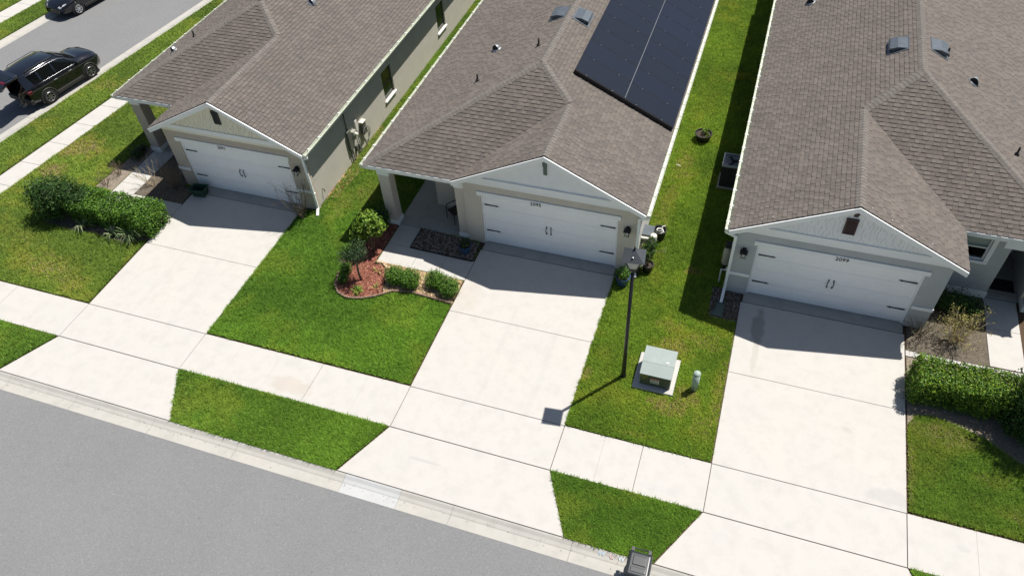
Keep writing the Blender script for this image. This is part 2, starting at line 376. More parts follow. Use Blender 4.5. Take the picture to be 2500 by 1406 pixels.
# mountable curb: flat gutter pan, a flow line, and a sloping back
base = MB().box(-50, 50, RE+.05, CB-.05, -.5, -.2).build('curb', 'dirt'); struct(base)
def curbseg(x0, x1, m):
    P = [(RE, ZR+.004), (RE+.30, ZR-.012), (RE+.33, ZR+.002), (RE+.42, ZR+.02), (CB-.06, -.012), (CB-.012, -.002), (CB-.012, -.3), (RE, -.3)]
    n = len(P); vs = [(x0+.004, y, z) for y, z in P]+[(x1-.004, y, z) for y, z in P]
    MB().add(vs, [tuple(range(n-1, -1, -1)), tuple(range(n, 2*n))]+[(i, (i+1) % n, n+(i+1) % n, n+i) for i in range(n)]).build('curb_segment', m, base)
xs = [-50, -40, -30, -24, -21, -18, -15.9, -14.0, -11.3, -8.3, -5.3, -1.72, .03, 1.6, 4.98, 8.0, 11, 14, 17, 20, 26, 34, 42, 50]
for a, b_ in zip(xs, xs[1:]): curbseg(a, b_, 'concrete_curb_new' if abs(a+1.72) < .01 else 'concrete_curb')
# side street: walk, curbs, far walk
def band(name, xa, xb, ys, z0, z1, m, piece, j=.006):
    p = MB().prism([(side(xa, ys[0])+.05, ys[0]), (side(xb, ys[0])-.05, ys[0]), (side(xb, ys[-1])-.05, ys[-1]), (side(xa, ys[-1])+.05, ys[-1])], z0-.12, z1-.08).build(name, 'dirt'); struct(p)
    for y0, y1 in zip(ys, ys[1:]):
        slab(p, [(side(xa, y0), y0+j), (side(xb, y0), y0+j), (side(xb, y1), y1-j), (side(xa, y1), y1-j)], z1, .12, m, piece)
    return p
band('side_walk', -22.66, -21.58, [.02+1.52*k for k in range(24)], -.1, 0, 'concrete_walk', 'slab')
def sidecurb(name, xr, sgn, ys):
    p = MB().prism([(side(xr, ys[0]), ys[0]), (side(xr+sgn*.4, ys[0]), ys[0]), (side(xr+sgn*.4, ys[-1]), ys[-1]), (side(xr, ys[-1]), ys[-1])], -.5, -.2).build(name, 'dirt'); struct(p)
    P = [(0, ZR+.004), (.30, ZR-.012), (.36, ZR+.012), (.44, -.04), (.56, -.012), (.66, -.002), (.66, -.3), (0, -.3)]; n = len(P)
    for y0, y1 in zip(ys, ys[1:]):
        vs = [(side(xr, y0)+sgn*a, y0+.005, z) for a, z in P]+[(side(xr, y1)+sgn*a, y1-.005, z) for a, z in P]
        fs = [tuple(range(n-1, -1, -1)), tuple(range(n, 2*n))]+[(i, (i+1) % n, n+(i+1) % n, n+i) for i in range(n)]
        if sgn > 0: fs = [tuple(reversed(f)) for f in fs]
        MB().add(vs, fs).build('curb_segment', 'concrete_curb', p)
yy = [-3.2+3.05*k for k in range(15)]
sidecurb('near_side_curb', -25.44, 1, yy); sidecurb('far_side_curb', -32.36, -1, yy)
band('far_walk', -35.9, -34.75, [-3+1.52*k for k in range(26)], -.1, 0, 'concrete_walk', 'slab')

# lawns: turf sheets, and real blades over them
NC, FC = -24.77, -33.05                                  # curb backs of the side street at y = 5
LAWNS = {
 'strip_a': [(-40, CB+.03), (AP[0][0]-.05, CB+.03), (D1[0]-.04, SW-.03), (-40, SW-.03)],
 'strip_b': [(AP[0][1]+.03, CB+.0), (AP[1][0]-.05, CB+.0), (D2[0]-.05, SW-.01), (D1[1]+.02, SW-.01)],
 'strip_c': [(AP[1][1]+.03, CB+.0), (AP[2][0]-.05, CB+.0), (D3[0]-.05, SW-.01), (D2[1]+.02, SW-.01)],
 'strip_d': [(AP[2][1]+.03, CB+.03), (40, CB+.03), (40, SW-.03), (D3[1]+.05, SW-.03)],
 'yard_a': [(side(-21.53, 0.05), .05), (D1[0]-.05, .05), (D1[0]-.05, 4.7), (-14.2, 8), (-8.5, 9), (-8.5, 32), (side(-21.53, 32), 32)],
 'yard_b': [(D1[1]+.03, .06), (D2[0]-.04, .06), (D2[0]-.04, 6.5), (-4.6, 9.8), (-4.4, 32), (-8.13, 32), (-8.13, 6.75), (D1[1]+.03, 6.4)],
 'yard_c': [(D2[1]+.0, .03), (D3[0]-.035, .03), (D3[0]-.035, 6.4), (7.56, 6.7), (7.56, 32), (4.40, 32), (4.40, 6.6), (D2[1]+.0, 6.3)],
 'yard_d': [(D3[1]+.05, .06), (40, .06), (40, 5.4), (D3[1]+.05, 5.4)],
 'yard_e': [(16.62, 5.4), (40, 5.4), (40, 32), (17.3, 32), (16.8, 8.5)],
 'verge_near': [(side(NC, 0)+.03, 0), (side(-22.72, 0), 0), (side(-22.72, 32), 32), (side(NC, 32)+.03, 32)],
 'verge_far': [(side(-34.70, 6), 6), (side(FC, 6)-.03, 6), (side(FC, 34)-.03, 34), (side(-34.70, 34), 34)],
 'yard_far': [(side(-44, 6), 6), (side(-35.95, 6), 6), (side(-35.95, 34), 34), (side(-44, 34), 34)],
}
t = MB()
for k, p in LAWNS.items(): t.prism(p, -.06, -.002)
struct(t.build('lawn_ground', 'turf'))

BED_RED = [(-5.62, 3.75), (-5.50, 3.25), (-5.22, 2.93), (-4.82, 2.80), (-4.38, 2.90), (-3.96, 3.10), (-3.72, 3.32), (-3.84, 3.75), (-4.02, 4.2), (-4.25, 4.55), (-4.66, 4.62), (-4.66, 6.75), (-5.35, 6.75), (-5.45, 4.9)]
BED_CHIP = [(-3.74, 3.28), (-3.38, 3.52), (-2.83, 3.66), (-2.03, 3.62), (-1.22, 3.56), (-1.22, 4.64), (-4.62, 4.74), (-4.5, 4.5), (-4.0, 4.2)]
BED_ROCK = [(-3.70, 5.72), (-1.24, 5.66), (-1.24, 6.56), (-1.74, 6.66), (-3.70, 6.82)]
BED_A = [(-16.06, 5.56), (-13.72, 5.56), (-13.72, 6.4), (-14.3, 6.6), (-14.3, 8.6), (-16.06, 8.6)]
BED_A2 = [(-18.0, 5.5), (-17.12, 5.5), (-17.12, 8.4), (-17.75, 8.4), (-17.9, 7.0)]
BED_HEDGE = [(-18.6, 3.1), (-17.4, 3.05), (-16.0, 3.12), (-14.6, 3.0), (-13.72, 3.35), (-13.72, 4.72), (-17.5, 4.85), (-18.7, 4.4)]
BED_H3 = [(13.2, 5.66), (15.52, 5.66), (15.52, 8.62), (13.70, 8.62), (13.70, 6.75), (13.2, 6.75)]
BED_H3B = [(13.19, 2.85), (13.4, 3.2), (13.75, 3.32), (14.5, 3.22), (15.2, 2.95), (16.0, 2.4), (18, 2.2), (19, 5.4), (13.19, 5.4)]
BED_DS = [(7.15, 5.35), (8.06, 5.35), (8.06, 6.75), (7.1, 6.75)]
LITTER = [(-8.14, 7.4), (-7.7, 7.6), (-7.55, 9.6), (-7.25, 10.9), (-7.6, 11.8), (-8.14, 12.6)]
EXCL = [BED_RED, BED_CHIP, BED_ROCK, BED_A, BED_A2, BED_HEDGE, BED_H3, BED_H3B, BED_DS,
        [(-17.12, 4.70), (-13.6, 4.70), (-13.6, 5.58), (-16.04, 5.58), (-16.04, 8.5), (-17.12, 8.5)], [(-4.66, 4.66), (-1.1, 4.66), (-1.1, 5.75), (-3.65, 5.75), (-3.65, 6.9), (-4.66, 6.9)],
        [(-17.0, 8.3), (-8.12, 8.3), (-8.12, 33), (-17.0, 33)], [(-14.4, 6.6), (-8.06, 6.6), (-8.10, 9), (-14.4, 9)], [(-4.72, 6.75), (4.42, 6.75), (4.42, 33), (-4.72, 33)],
        [(5.36, 1.86), (6.66, 1.86), (6.66, 3.30), (5.36, 3.30)], [(7.5, 6.6), (17, 6.6), (17, 33), (7.5, 33)], [(15.5, 5.5), (16.56, 5.5), (16.56, 8.6), (15.5, 8.6)]]
# bare, dry and lush patches: x, y, radius x, radius y, dryness
DRY = [(-20.4, 7.6, .9, .7, .75), (-20.6, 5.9, .7, .45, .8), (-19.2, 4.9, .7, .4, .35), (-16.5, 1.1, 1.3, .6, .45), (-15.2, .7, .9, .4, .4), (-18.5, 2.2, .9, .5, .3), (-22.9, 12.2, .8, .5, .45), (-24.2, 10.0, .6, .4, .3),
       (6.35, 3.75, .6, .35, .75), (6.6, 1.55, .55, .3, .85), (7.1, 2.0, .4, .35, .7), (7.95, 2.3, .2, 1.4, .55), (6.4, 7.25, .27, .17, 1.), (7.1, 4.3, .7, .4, .5), (6.1, 4.6, .5, .3, .45), (4.9, 7.3, .4, .6, .35), (7.7, 1.1, .4, .7, .4),
       (4.8, 10.5, .35, 1.5, .45), (5.0, 13.0, .4, 1.2, .5), (5.2, 17.5, .5, 1.5, .25), (14.1, 2.75, .9, .35, .6), (13.25, 1.2, .12, 1.2, .5), (-6.6, 8.1, .6, .6, .4), (-7.3, 7.2, .4, .8, .45), (-5.0, 3.0, .2, .1, .3), (5.1, -.5, .3, .2, .2),
       (-6.9, 13, .6, 2, .45), (-6.9, 18, .6, 2.5, .55), (15.9, .7, .5, .3, .4), (3.95, 2.0, .15, .3, .6), (15.2, 1.6, .4, .2, .3), (5.9, .3, .5, .12, .45), (4.2, 2.9, .3, .3, .3), (5.6, -1.9, .5, .15, .25)]
def vnoise(P, s, seed):
    r = np.random.default_rng(seed); G = r.random((64, 64)); q = P*s; i = np.floor(q).astype(int); f = q-i; f = f*f*(3-2*f); i %= 64; j = (i+1) % 64
    return (G[i[:, 0], i[:, 1]]*(1-f[:, 0])+G[j[:, 0], i[:, 1]]*f[:, 0])*(1-f[:, 1])+(G[i[:, 0], j[:, 1]]*(1-f[:, 0])+G[j[:, 0], j[:, 1]]*f[:, 0])*f[:, 1]
def grass(name, polys, dens, label_h=.055):
    Ps = []
    for k in polys:
        poly = LAWNS[k]; a = np.array(poly); lo, hi = a.min(0), a.max(0)
        hi = np.minimum(hi, [26, 30]); lo = np.maximum(lo, [-39, -5])
        d = dens[k] if isinstance(dens, dict) else dens
        n = int(d*(hi[0]-lo[0])*(hi[1]-lo[1])); P = rng.random((n, 2))*(hi-lo)+lo
        ok = pip(P, poly)
        for e in EXCL: ok &= ~pip(P, e)
        # only where the place can be seen from the street side (the yards go on as turf sheet behind)
        Ps.append(P[ok])
    P = np.concatenate(Ps); n = len(P)
    dry = np.zeros(n)
    for x, y, rx, ry, k in DRY:
        dd = np.hypot((P[:, 0]-x)/rx, (P[:, 1]-y)/ry)+(vnoise(P, 5, 3)-.5)*.9
        dry = np.maximum(dry, k*np.clip(1.5-dd, 0, 1))
    keep = rng.random(n) > np.clip(dry-.2, 0, 1)*.5; P = P[keep]; dry = dry[keep]; n = len(P)
    big = vnoise(P, .45, 11)*.5+vnoise(P, 1.3, 12)*.32+vnoise(P, 4.1, 13)*.18
    fine = vnoise(P, 9, 14)
    h = (.052+.034*rng.random(n)+.022*(big-.5)+.034*(fine-.5)+.03*(vnoise(P, 17, 15)-.5))*(1-.35*dry)*(label_h/.055)
    an = rng.random(n)*2*np.pi; lean = (.5+1.0*rng.random(n))*h
    tip = np.stack([P[:, 0]+np.cos(an)*lean, P[:, 1]+np.sin(an)*lean, h], 1)
    wd = .0085+.0065*rng.random(n); tw = an+np.pi/2+(rng.random(n)-.5)*1.2
    bx = np.cos(tw)*wd; by = np.sin(tw)*wd; z0 = np.full(n, -.004)
    V = np.empty((n, 3, 3), np.float32)
    V[:, 0] = np.stack([P[:, 0]-bx, P[:, 1]-by, z0], 1); V[:, 1] = np.stack([P[:, 0]+bx, P[:, 1]+by, z0], 1); V[:, 2] = tip
    dark = np.array([.108, .212, .024]); mid = np.array([.190, .330, .036]); yel = np.array([.33, .38, .050]); straw = np.array([.36, .29, .15])
    t = np.clip((big-.28)/.44, 0, 1)[:, None]
    c = dark*(1-t)+mid*t
    yl = np.clip((vnoise(P, .8, 21)*.6+vnoise(P, 2.7, 22)*.4-.52)/.25, 0, 1)*.42+.16*rng.random(n)+dry*.85
    yl = np.clip(yl, 0, 1)[:, None]; c = c*(1-yl)+yel*yl
    st = (rng.random(n) < np.clip(dry-.25, 0, 1)*.8+.002)[:, None]; c = np.where(st, straw, c)
    c = c*(.60+.80*rng.random(n))[:, None]
    tn = np.ones((n, 3)); xx, yy = P[:, 0], P[:, 1]
    tn[(xx < -9) & (yy > 0)] = (1.20, 1.06, 1.25); tn[(xx > 3.5) & (xx < 8.2) & (yy > 0)] = (1.16, 1.10, .95); tn[(xx > 12) & (yy > 0)] = (.92, .92, 1.0); tn[yy < 0] = (.97, 1.04, 1.0); tn[(xx > -9) & (xx < -1) & (yy > 0) & (yy < 7)] = (.93, 1.06, .95)
    c = c*tn
    F = np.arange(n*3, dtype=np.int32).reshape(n, 3)
    o = np_mesh(name, V.reshape(-1, 3), F, np.repeat(c, 3, 0), 'grass')
    return stuff(o), n
near = {'strip_a': 2600, 'strip_b': 3800, 'strip_c': 4000, 'strip_d': 3800, 'yard_a': 2200, 'yard_b': 3100, 'yard_c': 3100, 'yard_d': 3500, 'yard_e': 1500, 'verge_near': 1500, 'verge_far': 1200, 'yard_far': 900}
LAWNS['strip_a'] = [(-24, CB+.03)]+LAWNS['strip_a'][1:3]+[(-24, SW-.03)]
LAWNS['strip_d'] = [LAWNS['strip_d'][0], (17, CB+.03), (17, SW-.03), LAWNS['strip_d'][3]]
LAWNS['yard_d'] = [LAWNS['yard_d'][0], (18.5, .06), (18.5, 5.4), LAWNS['yard_d'][3]]
LAWNS['yard_e'] = [(16.62, 5.4), (19.5, 5.4), (19.5, 26), (17.2, 26), (16.8, 8.5)]
LAWNS['yard_far'] = [(side(-38, 14), 14), (side(-35.95, 14), 14), (side(-35.95, 26), 26), (side(-38, 26), 26)]
LAWNS['verge_far'] = [(side(-34.70, 11), 11), (side(FC, 11)-.03, 11), (side(FC, 26)-.03, 26), (side(-34.70, 26), 26)]
go, ng = grass('grass', list(near), near)
tag(go, 'short green lawn grass growing in the yards and the curb strips', 'grass')

# planting beds
def bed(name, poly, z, m): return struct(MB().prism(poly, -.06, z).build(name, m))
bed('mulch_bed', BED_RED, .02, 'red_mulch'); bed('wood_chip_bed', BED_CHIP, .016, 'chip_base'); bed('pebble_bed', BED_ROCK, .02, 'brown_mulch')
bed('soil_patch', BED_A, .015, 'dark_soil'); bed('soil_patch', BED_A2, .012, 'sandy_soil'); bed('hedge_soil', BED_HEDGE, .010, 'dark_soil')
bed('soil_patch', BED_H3, .015, 'dark_soil'); bed('hedge_soil', BED_H3B, .010, 'sandy_soil'); bed('gravel_patch', BED_DS, .012, 'brown_mulch'); bed('leaf_litter_ground', LITTER, .004, 'chip_base')
def chips(name, poly, n, size, cols, z, label, cat, holes=(), flat=.5):
    a = np.array(poly); lo, hi = a.min(0), a.max(0); P = rng.random((n*3, 2))*(hi-lo)+lo; ok = pip(P, poly)
    for h in holes: ok &= ~pip(P, h)
    P = P[ok][:n]; n = len(P)
    an = rng.random(n)*6.283; l = size*(.6+.8*rng.random(n)); wd = l*(.25+.4*rng.random(n)); tl = (rng.random((n, 2))-.5)*2*flat
    dx, dy = np.cos(an), np.sin(an); zc = z+.004+.018*rng.random(n)
    def pt(i, j): return np.stack([P[:, 0]+dx*l*i-dy*wd*j, P[:, 1]+dy*l*i+dx*wd*j, zc+tl[:, 0]*l*i+tl[:, 1]*wd*j], 1)
    V = np.stack([pt(-.5, -.5), pt(.5, -.5), pt(.5, .5), pt(-.5, .5)], 1).reshape(-1, 3)
    C = np.array(cols)[rng.integers(0, len(cols), n)]*(.7+.6*rng.random(n))[:, None]
    o = np_mesh(name, V, np.arange(n*4).reshape(n, 4), np.repeat(C, 4, 0), 'chip')
    return tag(stuff(o), label, cat)
chips('red_mulch', BED_RED, 5000, .055, [(.30, .115, .075), (.23, .075, .05), (.36, .17, .12), (.15, .055, .04)], .02, 'shredded red bark mulch around the small tree', 'mulch')
chips('wood_chips', BED_CHIP, 3600, .06, [(.52, .38, .21), (.40, .26, .13), (.62, .50, .32), (.30, .18, .10), (.45, .33, .22)], .018, 'pale golden wood chips under the four round shrubs', 'wood chips', [BED_RED])
chips('pebbles', BED_ROCK, 4200, .04, [(.20, .15, .11), (.11, .085, .065), (.30, .25, .20), (.07, .055, .045), (.40, .38, .36)], .02, 'dark brown pebble mulch in the rectangular bed by the porch', 'pebbles')
chips('soil_crumbs', BED_A, 900, .03, [(.2, .17, .13), (.12, .1, .075), (.28, .24, .19)], .015, 'crumbs of dry soil in the bed beside the garage with the green tub', 'soil')
chips('dry_leaves', LITTER, 1500, .06, [(.42, .20, .08), (.55, .32, .16), (.30, .13, .06), (.48, .38, .22)], .006, 'orange brown dry leaves lying along the side wall under the meters', 'leaf litter')
chips('gravel', BED_DS, 900, .035, [(.2, .19, .17), (.10, .09, .08), (.3, .28, .26)], .012, 'dark gravel under the downspout with the green splash block', 'gravel')
chips('dead_leaves', BED_H3B, 1000, .035, [(.34, .27, .19), (.26, .2, .14), (.42, .36, .28)], .010, 'scattered dead leaves on the sandy soil below the square hedge', 'leaf litter')

# ------------------------------------------------------------------ houses
Z0 = 2.97; HALF = 3.35; YB = 31.0; EXPO = .145
SHCOLS = [(0.145, 0.128, 0.114), (0.14, 0.124, 0.11), (0.15, 0.132, 0.117), (0.141, 0.124, 0.112), (0.127, 0.111, 0.1), (0.122, 0.108, 0.098), (0.131, 0.113, 0.101), (0.124, 0.11, 0.1)]
def line_interval(poly, b):
    xs = []
    n = len(poly)
    for i in range(n):
        (a0, b0), (a1, b1) = poly[i], poly[(i+1) % n]
        if (b0 <= b) != (b1 <= b): xs.append(a0+(a1-a0)*(b-b0)/(b1-b0))
    return (min(xs), max(xs)) if len(xs) > 1 else None

def shingle_plane(O, e, s, nrm, poly):
    """courses of laminated shingles over one roof plane: list of tabs (4 corners on the plane, lift, colour, full)"""
    tabs = []; bmax = max(p[1] for p in poly); j = 0; b = 0.
    while b < bmax-.02:
        b1 = min(b+EXPO, bmax-.004)
        i0 = line_interval(poly, b+.002); i1 = line_interval(poly, b1-.002)
        if i0 and i1:
            lo = min(i0[0], i1[0]); hi = max(i0[1], i1[1]); a = lo-random.random()*.3; up = bool(j % 2)
            while a < hi:
                wd = random.choice((.14, .16, .18, .20, .22)); a1 = a+wd
                q = [min(max(a, i0[0]), i0[1]), min(max(a1, i0[0]), i0[1]), min(max(a1, i1[0]), i1[1]), min(max(a, i1[0]), i1[1])]
                if q[1]-q[0] > .004 or q[2]-q[3] > .004:
                    ins = q[0] > i0[0]+.001 and q[1] < i0[1]-.001 and q[3] > i1[0]+.001 and q[2] < i1[1]-.001 and b1-b > EXPO-.001
                    lift = .021 if up else .012; hi_ = up if random.random() < .78 else not up
                    tabs.append((q, b, b1, lift, random.randrange(4)+(0 if hi_ else 4), ins, wd))
                up = (not up) if random.random() < .85 else up
                a = a1
        j += 1; b += EXPO
    return tabs

class House:
    def __init__(s, name, label, gx, m, far, rx, ry, yf, yg, wallm, sidem, gablem, shakes, number, door_x):
        s.gx, s.m, s.far, s.yf, s.yg = gx, m, far, yf, yg
        s.root = thing(name, label, 'house', (gx, YG, 0))
        s.rx = rx; s.ry = ry; s.rz = Z0+.5*(HALF-rx); s.gz = Z0+.5*HALF
        s.sf = (s.rz-Z0)/(ry-yf); s.gy = yf+(s.gz-Z0)/s.sf; s.sl = (s.rz-Z0)/(rx-far)
        s.roof(); s.gable(wallm, gablem, shakes); s.front(wallm, sidem, number, door_x); s.gutters()
    def X(s, u): return s.gx+s.m*u
    def P(s, u, y, z): return Vector((s.X(u), y, z))
    def roof(s):
        P = s.P; r = s.root
        A = [P(HALF, s.yg, Z0), P(HALF, YB, Z0), P(s.rx, YB, s.rz), P(s.rx, s.ry, s.rz), P(0, s.gy, s.gz), P(0, s.yg, s.gz)]
        B = [P(s.far, s.yf, Z0), P(s.rx, s.ry, s.rz), P(s.rx, YB, s.rz), P(s.far, YB, Z0)]
        Cc = [P(s.far, s.yf, Z0), P(-HALF, s.yf, Z0), P(0, s.gy, s.gz), P(s.rx, s.ry, s.rz)]
        Dd = [P(-HALF, s.yg, Z0), P(0, s.yg, s.gz), P(0, s.gy, s.gz), P(-HALF, s.yf, Z0)]
        s.A, s.B, s.C, s.D = A, B, Cc, Dd
        k = MB()
        for pl in (A, B, Cc, Dd): k.prism3(pl, (0, 0, -.06))
        s.roofo = k.build('roof', 'roof_deck', r)
        sets = []
        for pl, e in ((A, (0, 1, 0)), (B, (0, 1, 0)), (Cc, (1, 0, 0)), (Dd, (0, 1, 0))):
            n_ = (pl[1]-pl[0]).cross(pl[2]-pl[0]).normalized()
            if n_.z < 0: n_ = -n_
            e = Vector(e); sl_ = n_.cross(e)
            if sl_.z < 0: sl_ = -sl_
            O = pl[0]; poly = [((p-O).dot(e), (p-O).dot(sl_)) for p in pl]
            bm_ = min(p[1] for p in poly); poly = [(a, b-bm_-.0) for a, b in poly]; O = O+sl_*bm_
            O = O-sl_*.02; poly = [(a, b+.02 if b > .001 else 0) for a, b in poly]
            for tb in shingle_plane(O, e, sl_, n_, poly): sets.append((O, e, sl_, n_, tb))
        # the full tabs nearest the street are pieces of their own
        def near(t):
            O, e, sl_, n_, (q, b, b1, *_r) = t
            return (O+e*((q[0]+q[1])/2)+sl_*b-CAM_POS).length
        full = sorted([i for i, t in enumerate(sets) if t[4][5]], key=lambda i: near(sets[i]))[:290]
        pick = set(full); V = []; F = []; Cl = []; proto = {}
        base = Vector(r.location)
        for i, (O, e, sl_, n_, (q, b, b1, lift, ci, ins, wd)) in enumerate(sets):
            sgn = 1 if e.cross(sl_).dot(n_) > 0 else -1
            if i in pick:
                key = (ci, round(lift, 3), sgn)
                if key not in proto:
                    mb = MB(); x, t_ = .5, EXPO-.009
                    vs = [(-x, 0, .001), (x, 0, .001), (x, t_, .001), (-x, t_, .001), (-x, 0, lift), (x, 0, lift), (x, t_, .003), (-x, t_, .003)]
                    fs = [(4, 5, 6, 7), (0, 1, 5, 4), (1, 2, 6, 5), (3, 0, 4, 7)]
                    if sgn < 0: fs = [f[::-1] for f in fs]
                    mb.add(vs, fs); me = mb.mesh('shingle', 'shingle')
                    a_ = me.color_attributes.new('Col', 'FLOAT_COLOR', 'POINT'); a_.data.foreach_set('color', [*SHCOLS[ci], 1]*8); proto[key] = me
                o = link('shingle', proto[key], s.roofo)
                c = O+e*((q[0]+q[1])/2)+sl_*b-base
                Mx = Matrix(((e.x, sl_.x, n_.x, c.x), (e.y, sl_.y, n_.y, c.y), (e.z, sl_.z, n_.z, c.z), (0, 0, 0, 1)))
                o.matrix_local = Mx @ Matrix.Diagonal((q[1]-q[0]-.010, 1, 1, 1))
                continue
            k = len(V); gap = .005; b1 = b1-.009
            V += [O+e*(q[0]+gap)+sl_*b+n_*lift, O+e*(q[1]-gap)+sl_*b+n_*lift, O+e*q[2]+sl_*b1+n_*.003, O+e*q[3]+sl_*b1+n_*.003,
                  O+e*(q[0]+gap)+sl_*b+n_*.001, O+e*(q[1]-gap)+sl_*b+n_*.001, O+e*q[2]+sl_*b1, O+e*q[3]+sl_*b1]
            fs = [(0, 1, 2, 3), (4, 5, 1, 0), (5, 6, 2, 1), (7, 4, 0, 3)]
            if sgn < 0: fs = [f[::-1] for f in fs]
            F += [[k+x for x in f] for f in fs]; Cl += [SHCOLS[ci]]*8
        stuff(np_mesh('shingles', np.array(V), np.array(F), np.array(Cl), 'shingle', s.roofo))
        # ridge and hip caps
        nA = Vector((s.m*.5, 0, 1)).normalized(); nB = Vector((-s.m*s.sl, 0, 1)).normalized(); nC = Vector((0, -s.sf, 1)).normalized(); nD = Vector((-s.m*.5, 0, 1)).normalized()
        def caps(p0, p1, n1, n2):
            d = (p1-p0); L = d.length; d.normalize(); ws = []
            for n_ in (n1, n2):
                w_ = n_.cross(d).normalized()
                if w_.z > 0: w_ = -w_
                ws.append(w_)
            av = (n1+n2).normalized(); hw = .155; ln = EXPO+.02; mb = MB()
            lo, hi = .020, .011
            pts = []
            for t_, hh in ((0, lo), (ln, hi)):
                pts += [d*t_+ws[0]*hw+n1*hh, d*t_+ws[0]*.03+av*(hh+.012), d*t_+ws[1]*.03+av*(hh+.012), d*t_+ws[1]*hw+n2*hh]
            pts += [ws[0]*hw+n1*.002, ws[1]*hw+n2*.002, d*ln+ws[0]*hw+n1*.002, d*ln+ws[1]*hw+n2*.002, Vector((0, 0, 0))]
            fs = [(0, 1, 5, 4), (1, 2, 6, 5), (2, 3, 7, 6), (8, 12, 9, 3, 2, 1, 0), (0, 4, 10, 8), (9, 11, 7, 3)]
            if (pts[1]-pts[0]).cross(pts[5]-pts[0]).dot(n1) < 0: fs = [f[::-1] for f in fs]
            mb.add(pts, fs); me = mb.mesh('ridge_cap', 'ridge_cap')
            for i in range(int(L/EXPO)):
                o = link('ridge_cap', me, s.roofo); o.location = p0+d*(i*EXPO)-Vector(s.root.location)
        yend = 25.
        caps(P(0, s.yg, s.gz), P(0, s.gy, s.gz), nA, nD); caps(P(0, s.gy, s.gz), P(s.rx, s.ry, s.rz), nA, nC)
        caps(P(s.far, s.yf, Z0), P(s.rx, s.ry, s.rz), nB, nC); caps(P(s.rx, s.ry, s.rz), P(s.rx, yend, s.rz), nA, nB)
        # fascia, soffit
        f = MB(); x0, x1 = sorted((s.X(s.far), s.X(-HALF)))
        f.box(x0-.01, x1+.0, s.yf-.012, s.yf+.02, Z0-.20, Z0-.022)
        f.box(x0-.03, x1+.0, s.yf-.045, s.yf-.014, Z0-.085, Z0-.024)
        f.build('fascia', 'white_paint', r)
        sf = MB(); x0, x1 = sorted((s.X(s.far), s.X(HALF))); xs0, xs1 = sorted((s.X(s.far), s.X(-HALF+.1)))
        yq = max(s.yf+.03, YG+.25); sf.box(x0+.02, x1-.02, yq, YB, Z0-.20, Z0-.185)
        if yq > s.yf+.04: sf.box(xs0+.02, xs1, s.yf+.03, yq, Z0-.20, Z0-.185)
        if s.yf-s.yg > .3:
            a_, b_ = sorted((s.X(-HALF+.02), s.X(HALF-.02))); sf.box(a_, b_, YG+.25, s.yf+.02, Z0-.20, Z0-.185)
        sf.build('soffit', 'soffit', r)
    def gable(s, wallm, gm, shakes):
        P = s.P; r = s.root; y = YG-.035
        w_ = MB(); w_.prism3([P(-3.06, y, Z0-.19), P(3.06, y, Z0-.19), P(3.06, y, Z0+.12), P(0, y, s.gz-.03), P(-3.06, y, Z0+.12)], (0, .2, 0))
        s.gw = w_.build('gable_wall', gm, r)
        if shakes:
            b = Z0+.13; j = 0; me = {}
            while b < s.gz-.15:
                hw = (s.gz-.10-b)*2; a = -hw-random.random()*.15; hh = .158
                while a < hw:
                    wd = random.choice((.10, .13, .16, .19, .22)); a0, a1 = max(a, -hw), min(a+wd, hw); t0, t1 = max(a0, -(hw-2*hh)), min(a1, hw-2*hh)
                    if a1-a0 > .03:
                        dz = random.choice((0, 0, .006, -.004)); ly = y-.014-random.random()*.004; inside = t0 == a0 and t1 == a1
                        mb = MB(); c0 = s.P((a0+a1)/2, 0, 0).x
                        if inside: k = round(a1-a0, 2)
                        else: k = None
                        if k is None or k not in me:
                            if t1 < t0: t0 = t1 = (a0+a1)/2 if abs(a0+a1) < .1 else (t0 if a0 < 0 else t1)
                            t0 = min(max(t0, a0), a1); t1 = max(min(t1, a1), t0)
                            q = [s.m*(a0-(a0+a1)/2)+s.m*.008, s.m*(a1-(a0+a1)/2)-s.m*.008, s.m*(t1-(a0+a1)/2)-s.m*.008, s.m*(t0-(a0+a1)/2)+s.m*.008]
                            vs = [(q[0], 0, 0), (q[1], 0, 0), (q[2], .008, hh), (q[3], .008, hh), (q[0], .03, 0), (q[1], .03, 0), (q[2], .03, hh), (q[3], .03, hh)]
                            fs = [(0, 1, 2, 3), (1, 0, 4, 5), (2, 1, 5, 6), (0, 3, 7, 4), (3, 2, 6, 7)]
                            if s.m < 0: fs = [f[::-1] for f in fs]
                            mb.add(vs, fs); m_ = mb.mesh('shake', gm)
                            if k is not None: me[k] = m_
                        else: m_ = me[k]
                        o = link('shake', m_, s.gw); o.location = Vector((c0, ly-.006, b+dz))-Vector(r.location)
                    a += wd
                b += .155; j += 1
        # frieze band and rake boards
        f = MB(); x0, x1 = sorted((s.X(-3.10), s.X(3.10)))
        f.box(x0, x1, y-.035, y+.05, Z0-.06, Z0+.12); f.box(x0+.25, x1-.25, y-.055, y-.0, Z0+.12, Z0+.142)
        f.build('frieze_board', 'white_paint', r)
        k = MB()
        for sg in (-1, 1):
            a0 = P(0, s.yg, s.gz-.028); a1 = P(sg*(HALF+.01), s.yg, Z0-.033); d = (a1-a0).normalized()
            k.prism3([a0, a1, a1+Vector((0, 0, -.19)), a0+Vector((0, 0, -.19))], (0, -.03, 0))
            k.prism3([a0+Vector((0, -.031, .002)), a1+Vector((0, -.031, .002)), a1+Vector((0, -.031, -.06)), a0+Vector((0, -.031, -.06))], (0, -.022, 0))
            # sloping soffit under the rake
            k.prism3([a0+Vector((0, .002, -.10)), a1+Vector((0, .002, -.10)), a1+Vector((0, YG-s.yg-.05, -.10)), a0+Vector((0, YG-s.yg-.05, -.10))], (0, 0, -.02))
